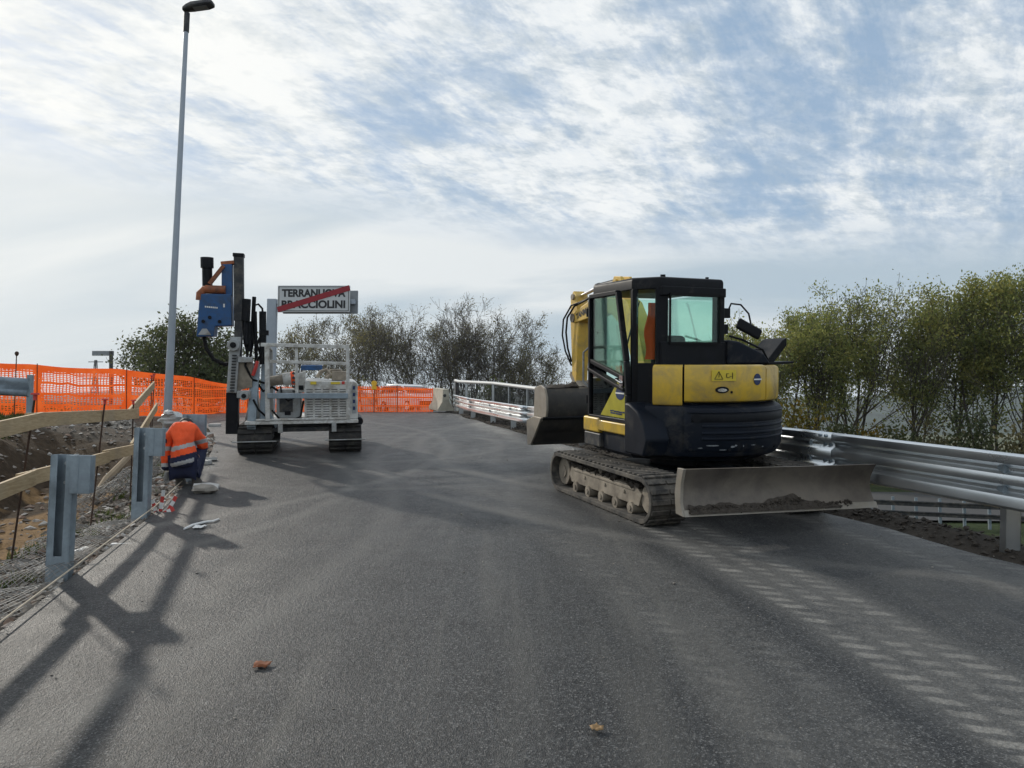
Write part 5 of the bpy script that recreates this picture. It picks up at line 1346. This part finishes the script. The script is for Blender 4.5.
b.build('baluster_infill', M['grey_dark'], pr_, smooth=False)
# guardrail of the lower road
A_ = at(872, 523, 24.4); B_ = at(1100, 533, 21.5)
A_.z = ZLOW; B_.z = ZLOW
lg = thing('low_guardrail', 'thin two-rail guardrail beside the road below, seen under the near rail', 'guardrail', T(A_))
dv = (B_ - A_)
for k in range(10):
    p = dv * (k / 9); b = MB(); b.box((p.x, p.y + .08, .37), (.08, .05, .86)); b.build('post', M['galv_dull'], lg, smooth=False)
for z, h in ((.66, .16), (.36, .14)):
    b = MB(); b.bar(Vector((-1.5, .18, z)) , dv * 1.05 + Vector((0, 0, z)), .03, h); b.bar(Vector((-1.5, .15, z + h * .3)), dv * 1.05 + Vector((0, -.03, z + h * .3)), .04, h * .3); b.build('rail', M['grey_dark'], lg, bevel=.01)

# guardrail stub on the left verge
ge = thing('guardrail_end', 'old dark guardrail end on the grass at the far left', 'guardrail', T(at(28, 411, 16.2)))
e0 = Vector((0, 0, 0)); e1 = at(-70, 407, 15.0) - at(28, 411, 16.2)
b = MB(); sec = [(0, .68), (-.05, .66), (-.06, .59), (0, .52), (0, .46), (-.06, .41), (-.06, .34), (0, .30)]
b.add([Vector((0, u, z)) for u, z in sec] + [e1 + Vector((0, u, z)) for u, z in sec], [(i, i + 1, i + 9, i + 8) for i in range(7)]); b.build('beam', M['galv_dull'], ge, fix=False, solid=.004, ang=25)
for t in (0.0, .8):
    b = MB(); b.box(tuple(e1 * t + Vector((0, .05, .33))), (.10, .08, .86)); b.build('post', M['galv_dull'], ge, smooth=False)

# ------------------------------------------------------------------ orange nets
def net_mat():
    m, n, p = newmat('orange_barrier_net'); out = n.n['Material Output']
    uv = n.new('ShaderNodeUVMap'); s = n.new('ShaderNodeSeparateXYZ'); n.l.new(uv.outputs[0], s.inputs[0]); U, V = s.outputs[0], s.outputs[1]
    fu = n.math('ABSOLUTE', n.math('SUBTRACT', n.math('FRACT', n.math('DIVIDE', U, .075)), .5))
    fv = n.math('ABSOLUTE', n.math('SUBTRACT', n.math('FRACT', n.math('DIVIDE', V, .045)), .5))
    band = n.math('ABSOLUTE', n.math('SUBTRACT', n.math('FRACT', n.math('DIVIDE', V, .26)), .5))
    su = n.math('GREATER_THAN', fu, .33); sv = n.math('GREATER_THAN', fv, .29); sb = n.math('GREATER_THAN', band, .42)
    at_ = n.new('ShaderNodeAttribute'); at_.attribute_name = 'dense'
    tc = n.new('ShaderNodeTexCoord').outputs['Object']
    dn = n.math('GREATER_THAN', n.math('ADD', at_.outputs['Fac'], n.math('MULTIPLY', n.math('SUBTRACT', n.noise(tc, 25, 3), .5), .5)), .5)
    k = n.math('MAXIMUM', n.math('MAXIMUM', su, sv), n.math('MAXIMUM', sb, dn))
    c = n.mix(n.ramp(n.noise(tc, 3, 4), [(.3, 0), (.7, 1)]), (.80, .10, .012), (.95, .17, .03))
    tr = n.new('ShaderNodeBsdfTransparent'); tl = n.new('ShaderNodeBsdfTranslucent'); n.l.new(c, tl.inputs[0]); n.l.new(c, p.inputs['Base Color']); p.inputs['Roughness'].default_value = .5
    m1 = n.new('ShaderNodeMixShader'); m1.inputs[0].default_value = .6; n.l.new(p.outputs[0], m1.inputs[1]); n.l.new(tl.outputs[0], m1.inputs[2])
    m2 = n.new('ShaderNodeMixShader'); n.l.new(k, m2.inputs[0]); n.l.new(tr.outputs[0], m2.inputs[1]); n.l.new(m1.outputs[0], m2.inputs[2]); n.l.new(m2.outputs[0], out.inputs[0])
    return m
M['net'] = net_mat()
def net(label, cols, seed, tall=True, stakes=True):
    """cols: (px, depth, top row, foot row) of the hung net"""
    P = [(at(px, yt, d), at(px, yb, d)) for px, d, yt, yb in cols]
    root = thing('safety_net', label, 'safety net', T(P[0][1]), 'orange plastic nets across the road head')
    o0 = P[0][1]; L = [0]
    for a, c in zip(P[:-1], P[1:]): L.append(L[-1] + (c[1] - a[1]).length)
    NU = int(L[-1] / .12); NV = 20; vs = []; uvs = []; dens = []
    for i in range(NU + 1):
        s = L[-1] * i / NU
        for k in range(len(L) - 1):
            if L[k] <= s <= L[k + 1] + 1e-6: break
        t = (s - L[k]) / (L[k + 1] - L[k]); top = P[k][0].lerp(P[k + 1][0], t); bot = P[k][1].lerp(P[k + 1][1], t)
        bot = Vector((bot.x, bot.y, ground(bot.x, bot.y) + .03)) if ground(bot.x, bot.y) > bot.z - .6 else bot
        hh = (top - bot).length
        for j in range(NV + 1):
            v = j / NV; p = bot.lerp(top, v)
            w = .05 * mnoise.noise(Vector((s * .9, v * 1.3, seed))) + .03 * mnoise.noise(Vector((s * 3, v * 5, seed)))
            p = p + Vector((.25 * w, w, -.035 * (v ** 2) * math.sin(math.pi * ((s / 2.0) % 1)) ))
            vs.append(p - o0); uvs.append((s, v * hh + .02 * mnoise.noise(Vector((s * .7, v, seed + 3))))); 
            d = .18
            if v > .86 : d = .62
            if v < .50: d = .46 + .14 * mnoise.noise(Vector((s * .4, v * 9, seed)))
            if v < .06: d = .8
            if tall and (s % 2.05) < .16: d = max(d, .60)
            if not tall: d = .34 if v > .06 else .7
            dens.append(d)
    fs = [(i * (NV + 1) + j, (i + 1) * (NV + 1) + j, (i + 1) * (NV + 1) + j + 1, i * (NV + 1) + j + 1) for i in range(NU) for j in range(NV)]
    me = bpy.data.meshes.new('net_sheet'); me.from_pydata(vs, [], fs); me.materials.append(M['net'])
    ul = me.uv_layers.new(name='UVMap')
    for lp_ in me.loops: ul.data[lp_.index].uv = uvs[lp_.vertex_index]
    a = me.attributes.new('dense', 'FLOAT', 'POINT'); a.data.foreach_set('value', dens)
    me.polygons.foreach_set('use_smooth', [True] * len(fs))
    o = bpy.data.objects.new('net_sheet', me); col.objects.link(o); o.parent = root
    st = 0
    for s in [k * 2.05 + .08 for k in range(int(L[-1] / 2.05) + 1)]:
        for k in range(len(L) - 1):
            if L[k] <= s <= L[k + 1] + 1e-6: break
        t = (s - L[k]) / (L[k + 1] - L[k]); top = P[k][0].lerp(P[k + 1][0], t); bot = P[k][1].lerp(P[k + 1][1], t)
        b = MB(); ex_ = .02 + .12 * abs(mnoise.noise(Vector((s, 2, seed))))
        b.tube([Vector((bot.x, bot.y - .03, min(bot.z, ground(bot.x, bot.y)) - .2)) - o0, top + Vector((0, -.03, ex_)) - o0], .011, 6)
        b.build('stake', M['rebar'], root)
    return root
net('long orange plastic net on stakes across the left verge and behind the lamp post', [(-70, 17, 357, 412), (0, 18, 362, 409), (60, 19, 366, 408), (110, 19.8, 368, 408), (165, 20.8, 373, 409), (200, 22, 378, 411), (225, 23, 383, 412), (268, 24.2, 386, 412)], 1)
net('orange plastic net across the road in front of the white car', [(270, 24.9, 386, 411), (320, 24.7, 386, 411), (357, 24.6, 385, 411), (400, 24.5, 386, 411), (433, 24.9, 387, 410)], 4, tall=False)
# a tall thin stake with a knob behind the left net
b = MB(); p = at(15, 385, 17.6); b.tube([Vector((p.x, p.y, ground(p.x, p.y) - .1)), at(16.5, 356, 17.6)], .011, 6); q = at(16.8, 353.5, 17.6); b.tube([q - Vector((0, 0, .06)), q - Vector((0, 0, .035)), q, q + Vector((0, 0, .035)), q + Vector((0, 0, .05))], [.012, .035, .045, .035, .012], 10)
tag(b.build('marker_rod', M['rebar']), 'thin rusty rod with a dark knob standing above the left net', 'rod')
# warning light on the net
wl_ = thing('warning_light', 'small yellow warning light on a stake beside the white car', 'warning light', T(at(374, 410, 24.3)))
b = MB(); b.tube([(0, 0, -.3), (0, 0, .66)], .015, 6); b.build('stake', M['rebar'], wl_)
b = MB(); b.box((0, 0, .70), (.15, .10, .12)); b.build('battery_case', M['amber'], wl_, bevel=.015)
b = MB(); b.tube([(0, -.05, .84), (0, .05, .84)], .085, 16); b.build('lens', M['amber'], wl_)

# white car on the road beyond the net
carp = at(409, 411, 41.5); carp.z = zroad(41.5)
car = thing('white_car', 'white hatchback parked on the road beyond the orange net', 'car', T(carp) @ RZ(rad(-142)))
# local: x to the right, y forward
side = [(-1.95, .30), (-1.98, .75), (-1.85, 1.0), (-1.55, 1.42), (-1.2, 1.53), (.05, 1.53), (.45, 1.42), (1.05, 1.0), (1.85, .85), (2.0, .62), (2.0, .30)]
b = MB(); rings = []
for x, k in ((-.86, .94), (-.80, 1), (.80, 1), (.86, .94)):
    rings.append([(x * (1 if z < 1.02 else (.84 if abs(x) > .83 else .86)), y * (k if z < 1.1 else k * .98), .3 + (z - .3) * (k if z > 1.1 else 1)) for y, z in side])
b.loft(rings); body = b.build('body', M['car_white'], car, bevel=.03, ang=30)
b = MB(); b.add([(-.62, .49, 1.40), (.62, .49, 1.40), (.72, 1.05, 1.04), (-.72, 1.05, 1.04)], [(0, 1, 2, 3)]); b.build('windscreen', M['car_glass'], car, fix=False, solid=.02)
b = MB(); b.add([(-.6, -1.56, 1.41), (.6, -1.56, 1.41), (.70, -1.80, 1.06), (-.70, -1.80, 1.06)], [(0, 1, 2, 3)]); b.build('rear_window', M['car_glass'], car, fix=False, solid=.02)
for s in (-1, 1):
    for y0, y1, yt0, yt1 in ((-.15, .95, -.15, .38), (-1.1, -.22, -1.1, -.22), (-1.72, -1.18, -1.5, -1.18)):
        b = MB(); b.add([(s * .845, y0, 1.06), (s * .845, y1, 1.06), (s * .745, yt1, 1.42), (s * .745, yt0, 1.42)], [(0, 1, 2, 3)]); b.build('side_window', M['car_glass'], car, fix=False, solid=.02)
    b = MB(); b.box((s * .62, 1.93, .70), (.34, .16, .14)); b.build('headlight', M['chrome'], car, bevel=.03)
    b = MB(); b.box((s * .93, .72, 1.05), (.18, .12, .13)); b.build('wing_mirror', M['car_white'], car, bevel=.03)
    for y in (1.28, -1.25):
        b = MB(); b.cyl((s * .70, y, .32), (s * .875, y, .32), .32, 22); w_ = b.build('wheel', M['tyre'], car, bevel=.02)
        b = MB(); b.cyl((s * .86, y, .32), (s * .885, y, .32), .20, 16); b.build('rim', M['chrome'], w_)
b = MB(); b.box((0, 1.985, .48), (1.1, .06, .22)); b.build('grille', M['black'], car, bevel=.01)

# ------------------------------------------------------------------ lamp post, signs
lb_ = at(167, 412, 17.0); lb_.z = ground(lb_.x, lb_.y) - .05
lt = at(187, 13, 17.0)
lamp = thing('street_lamp', 'tall thin grey lamp post with a flat dark lamp head', 'street lamp', T(lb_))
lv_ = lt - lb_
b = MB(); b.tube([Vector((0, 0, -.4)), lv_ * .02, lv_ * .3, lv_ * .6, lv_ * .97], [.095, .09, .075, .060, .047], 16); b.build('pole', M['galv_lamp'], lamp)
b = MB(); b.tube([lv_ * .955, lv_ * 1.0], [.062, .062], 14); b.build('collar', M['grey_dark'], lamp)
h0 = lv_ + Vector((0, 0, .09))
b = MB(); rings = []
for x, z, w_, t_ in ((-.09, -.02, .06, .05), (0, .0, .10, .08), (.12, .03, .14, .085), (.45, .08, .15, .08), (.56, .10, .12, .06), (.58, .105, .08, .04)):
    rings.append([tuple(h0 + Vector((x, y_, z + zz))) for y_, zz in ((-w_, 0), (-w_ * .8, t_), (w_ * .8, t_), (w_, 0), (w_ * .8, -t_ * .45), (-w_ * .8, -t_ * .45))])
b.loft(rings); hd = b.build('lamp_head', M['grey_dark'], lamp, bevel=.01)
b = MB(); b.box(h0 + Vector((.30, 0, .02)), (.30, .18, .01), Matrix.Rotation(rad(-8), 3, 'Y')); b.build('lens', M['sign_back'], hd)

SD = 16.2
sgp = at(270, 440, SD); sgp.z = ground(sgp.x, sgp.y)
sg = thing('town_sign', 'white end-of-town sign crossed by a red bar, on a grey post', 'sign', T(sgp))
SC = SD / F
def sl(px, py, y=0.0): q = at(px, py, SD) - sgp; return Vector((q.x, y, q.z))
b = MB(); b.bar(sl(268.5, 460), sl(270.5, 298), .20, .12, up=(0, 1, 0)); b.build('post', M['galv_lamp'], sg, bevel=.012)
b = MB(); b.bar(sl(270, 301), sl(354, 301), .10, .10, up=(0, 1, 0)); b.build('arm', M['galv_lamp'], sg, bevel=.01)
pa, pb = sl(277.3, 312.2, -.1), sl(349.8, 285.2, -.1); pc = (pa + pb) / 2; pw, ph = pb.x - pa.x, pb.z - pa.z
b = MB(); b.span((pa.x, -.125, pa.z), (pb.x, -.085, pb.z)); pn = b.build('sign_panel', M['sign_white'], sg, bevel=.012)
b = MB(); b.span((pa.x + .05, .09, pa.z), (sl(355.7, 0).x, .13, sl(0, 288.6).z)); b.build('rear_panel', M['sign_back'], sg, bevel=.012)
b = MB()
for z in (pa.z + .03, pb.z - .03): b.span((pa.x + .03, -.128, z - .006), (pb.x - .03, -.1255, z + .006))
for x in (pa.x + .03, pb.x - .03): b.span((x - .006, -.128, pa.z + .03), (x + .006, -.1255, pb.z - .03))
b.build('border', M['sign_black'], pn)
for txt, zz in (('TERRANUOVA', pc.z + ph * .20), ('BRACCIOLINI', pc.z - ph * .22)):
    o = lettering('lettering', txt, M['sign_black'], pn, .215, (pc.x - .005, -.127, zz), (math.pi / 2, 0, 0), bold=.009)
    wd = max(v.co.x for v in o.data.vertices) - min(v.co.x for v in o.data.vertices); o.scale = (pw * .88 / wd, 1, 1)
b = MB(); b.bar(Vector((pa.x + .01, -.131, pa.z + .055)), Vector((pb.x - .01, -.131, pb.z - .055)), .004, .105, up=(0, 1, 0)); 
b = MB(); q0 = Vector((pa.x + .005, 0, pa.z + .05)); q1 = Vector((pb.x - .005, 0, pb.z - .05)); dvec = (q1 - q0).normalized(); nv = Vector((-dvec.z, 0, dvec.x)) * .058
b.prism([((q0 + nv).x, (q0 + nv).z), ((q0 - nv).x, (q0 - nv).z), ((q1 - nv).x, (q1 - nv).z), ((q1 + nv).x, (q1 + nv).z)], 'y', -.1345, -.1305); b.build('red_bar', M['sign_red'], pn)

fsn = thing('direction_sign', 'distant grey flag sign on a single post beyond the left net', 'sign', T(at(111, 400, 62)))
q0 = at(111, 400, 62)
b = MB(); b.bar(Vector((0, 0, -.5)), at(111.2, 351, 62) - q0, .22, .22, up=(0, 1, 0)); b.build('post', M['grey_dark'], fsn)
b = MB(); a_ = at(91.5, 355.5, 62) - q0; c_ = at(112.3, 350.8, 62) - q0; b.span((a_.x, -.1, a_.z), (c_.x, .1, c_.z)); b.build('panel', M['sign_back'], fsn)
# far power pylon
pq = at(95.5, 372, 420); pq.z = 1.0
py_ = thing('power_pylon', 'tiny lattice power pylon on the skyline under the flag sign', 'pylon', T(pq))
b = MB(); ht = at(95.5, 360, 420).z - 1.0
for sx in (-1, 1):
    for sy in (-1, 1): b.bar((sx * 2.0, sy * 2.0, 0), (sx * .4, sy * .4, ht), .35, .35)
for k in range(8):
    t = k / 8; w0 = 2.0 - 1.6 * t; w1 = 2.0 - 1.6 * (t + .125); z0 = ht * t; z1 = ht * (t + .125)
    b.bar((-w0, -w0, z0), (w1, -w1, z1), .2, .2); b.bar((w0, -w0, z0), (-w1, -w1, z1), .2, .2)
b.build('lattice_tower', M['grey_dark'], py_, smooth=False)
b = MB()
for z, w_ in ((.70, 7), (.84, 6), (.97, 4)): b.bar((-w_, 0, ht * z), (w_, 0, ht * z), .3, .4)
b.build('cross_arm', M['grey_dark'], py_, smooth=False)

# ------------------------------------------------------------------ grass
def grass(name, label, spots, seed, h):
    r = random.Random(seed); vs = []; fs = []; tn = []
    for x, y in spots:
        z = ground(x, y) - .01
        for k in range(4):
            a = r.uniform(0, 6.28); hh = h * r.uniform(.5, 1.3); o = len(vs); w = .007 * r.uniform(.7, 1.5)
            lx, ly = math.cos(a) * hh * r.uniform(.1, .6), math.sin(a) * hh * r.uniform(.1, .6); ox, oy = r.gauss(0, .03), r.gauss(0, .03)
            vs += [(x + ox - w, y + oy, z), (x + ox + w, y + oy, z), (x + ox + lx, y + oy + ly, z + hh)]; fs.append((o, o + 1, o + 2)); t = r.random(); tn += [t * .7, t * .7, min(1, t + .1)]
    me = bpy.data.meshes.new(name); me.from_pydata(vs, [], fs); me.materials.append(M['grass'])
    a = me.attributes.new('tint', 'FLOAT', 'POINT'); a.data.foreach_set('value', tn)
    o = bpy.data.objects.new(name, me); col.objects.link(o); structure(o, 'stuff', label, 'grass')
r = random.Random(77); sp = []
for i in range(5200):
    y = r.uniform(13.0, 21); e = r.uniform(3.6, 9); x = left_x(y) - e
    if fbm(x, y, .7) > -.3: sp.append((x, y))
grass('grass', 'rough grass on the left verge in front of the net', sp, 4, .13)
sp = []
for i in range(6000):
    y = r.uniform(7, 23); g = r.uniform(2.2, 9); x = rail_x(y) + g
    if fbm(x, y, .7) > -.05: sp.append((x, y))
grass('grass', 'grass on the embankment below the right guardrail', sp, 5, .12)

sp = []
r = random.Random(78)
for i in range(46):
    y = r.uniform(3, 13); e = r.uniform(.25, 1.3); x = left_x(y) - e
    for k in range(9): sp.append((x + r.gauss(0, .05), y + r.gauss(0, .05)))
grass('weeds', 'scattered weed tufts among the stones of the left verge', sp, 6, .10)

# ------------------------------------------------------------------ light, sky, camera
SUN_RF = Vector((-1.4, 1.6, 0)).normalized() * math.cos(rad(24)) + Vector((0, 0, math.sin(rad(24))))
SUN = (RX.to_3x3() @ SUN_RF).normalized()
sd = bpy.data.lights.new('sun', 'SUN'); sd.energy = 2.25; sd.angle = rad(1.5); sd.color = (1.0, .93, .82)
so = bpy.data.objects.new('sun', sd); col.objects.link(so); so.rotation_euler = SUN.to_track_quat('Z', 'Y').to_euler()
wd = bpy.data.worlds.new('World'); sc.world = wd; wd.use_nodes = True
n = NT(wd); bg = n.n['Background']
sky = n.new('ShaderNodeTexSky'); sky.sky_type = 'NISHITA'; sky.sun_disc = False
sky.sun_elevation = math.asin(SUN.z); sky.sun_rotation = math.atan2(SUN.x, SUN.y); sky.air_density = 1.0; sky.dust_density = 1.2; sky.ozone_density = 1.2; sky.altitude = 150
tc = n.new('ShaderNodeTexCoord').outputs['Generated']
nm = n.new('ShaderNodeVectorMath'); nm.operation = 'NORMALIZE'; n.l.new(tc, nm.inputs[0]); D = nm.outputs[0]
sx = n.new('ShaderNodeSeparateXYZ'); n.l.new(D, sx.inputs[0])
Z = n.math('MAXIMUM', sx.outputs[2], 0.0)
dz = n.math('ADD', Z, .20)
cv = n.new('ShaderNodeCombineXYZ'); n.l.new(n.math('DIVIDE', sx.outputs[0], dz), cv.inputs[0]); n.l.new(n.math('DIVIDE', sx.outputs[1], dz), cv.inputs[1])
def mapped(rot, scale, loc=(0, 0, 0)):
    m0 = n.new('ShaderNodeMapping'); n.l.new(cv.outputs[0], m0.inputs[0]); m0.inputs['Rotation'].default_value = (0, 0, rad(rot))
    mp = n.new('ShaderNodeMapping'); n.l.new(m0.outputs[0], mp.inputs[0]); mp.inputs['Scale'].default_value = scale; mp.inputs['Location'].default_value = loc; return mp.outputs[0]
streak = n.noise(mapped(-58, (.70, 2.6, 1), (3.1, 1.7, 0)), 2.6, 12, .66, .3)      # long torn streaks
puff = n.noise(mapped(-25, (1.3, 2.0, 1), (.4, 5.2, 0)), 6.5, 12, .68, .2)          # small rippled puffs
mass = n.noise(mapped(0, (1.1, 1, 1), (2.95, .75, 0)), 1.5, 4, .5, .3)              # where the sky opens
cov = n.math('ADD', n.math('ADD', n.math('MULTIPLY', streak, .48), n.math('MULTIPLY', puff, .34)), n.math('MULTIPLY', mass, .44))
cov = n.math('ADD', cov, n.math('MULTIPLY', n.math('SUBTRACT', 0, sx.outputs[0]), .035))
mask = n.ramp(cov, [(.505, .10), (.575, .42), (.645, .85), (.72, 1)])
# thin even veil low in the sky, with soft wide bands
wob_ = n.math('ADD', n.math('ADD', Z, n.math('MULTIPLY', sx.outputs[0], .09)), n.math('MULTIPLY', n.math('SUBTRACT', n.noise(mapped(0, (1, 1, 1), (5, 0, 0)), 1.6, 6, .6, .4), .5), .05))
low = n.ramp(wob_, [(.215, 1), (.275, 0)])
mask = n.math('MULTIPLY', mask, n.math('SUBTRACT', 1.0, n.math('MULTIPLY', low, .75)))
band = n.noise(mapped(12, (.45, 1.0, 1), (1.3, .2, 0)), 1.3, 5, .48, .9)
veil = n.math('MULTIPLY', low, n.ramp(band, [(.30, .72), (.60, .97)]))
mask2 = n.math('SUBTRACT', 1.0, n.math('MULTIPLY', n.math('SUBTRACT', 1.0, mask), n.math('SUBTRACT', 1.0, veil)))
dt = n.new('ShaderNodeVectorMath'); dt.operation = 'DOT_PRODUCT'; n.l.new(D, dt.inputs[0]); dt.inputs[1].default_value = SUN
ca = n.math('MAXIMUM', dt.outputs['Value'], 0.0)
near = n.math('POWER', ca, 9.0)
shade = n.ramp(n.math('ADD', n.math('MULTIPLY', n.noise(mapped(-25, (1.3, 2.0, 1), (.465, 5.12, 0)), 6.5, 11, .66, .2), .55), n.math('MULTIPLY', cov, .45)), [(.47, .0), (.60, 1)])
cloud = n.mix(shade, (3.9, 4.5, 5.0), (7.0, 7.2, 7.25))
soft = n.mix(n.ramp(band, [(.36, 0), (.62, 1)]), (3.8, 4.5, 4.95), (6.1, 6.4, 6.5))
cloud = n.mix(low, cloud, soft)
cloud = n.mix(n.math('MULTIPLY', near, .70), cloud, (8.3, 8.15, 7.6))
blue = n.mix(.80, sky.outputs[0], (2.35, 3.4, 4.75))
full = n.mix(mask2, blue, cloud)
n.l.new(full, bg.inputs[0]); bg.inputs[1].default_value = .125

b = MB(); b.span((-2750, -60, -24), (2750, 2700, 130)); hz = b.build('haze', None, smooth=False)
hm2 = bpy.data.materials.new('pale_air'); hm2.use_nodes = True; hn = hm2.node_tree; hn.nodes.remove(hn.nodes['Principled BSDF'])
pv = hn.nodes.new('ShaderNodeVolumePrincipled'); pv.inputs['Density'].default_value = .00017; pv.inputs['Color'].default_value = (.78, .86, .95, 1); pv.inputs['Anisotropy'].default_value = .3
hn.links.new(pv.outputs[0], hn.nodes['Material Output'].inputs['Volume']); hz.data.materials.clear(); hz.data.materials.append(hm2); structure(hz, 'stuff', 'thin pale haze over the valley', 'haze')
cd = bpy.data.cameras.new('camera'); cam = bpy.data.objects.new('camera', cd); col.objects.link(cam)
cd.sensor_width = 36; cd.lens = 36 * F / 1024; cd.clip_end = 8000; cd.clip_start = .05
cam.location = CAM; cam.rotation_euler = (math.pi / 2 + PU, 0, 0); sc.camera = cam
sc.view_settings.view_transform = 'Standard'; sc.view_settings.look = 'None'; sc.view_settings.exposure = .08; sc.view_settings.gamma = 1
sc.view_settings.use_curve_mapping = False
sc.cycles.max_bounces = 6; sc.cycles.transparent_max_bounces = 16; sc.cycles.caustics_reflective = False; sc.cycles.caustics_refractive = False
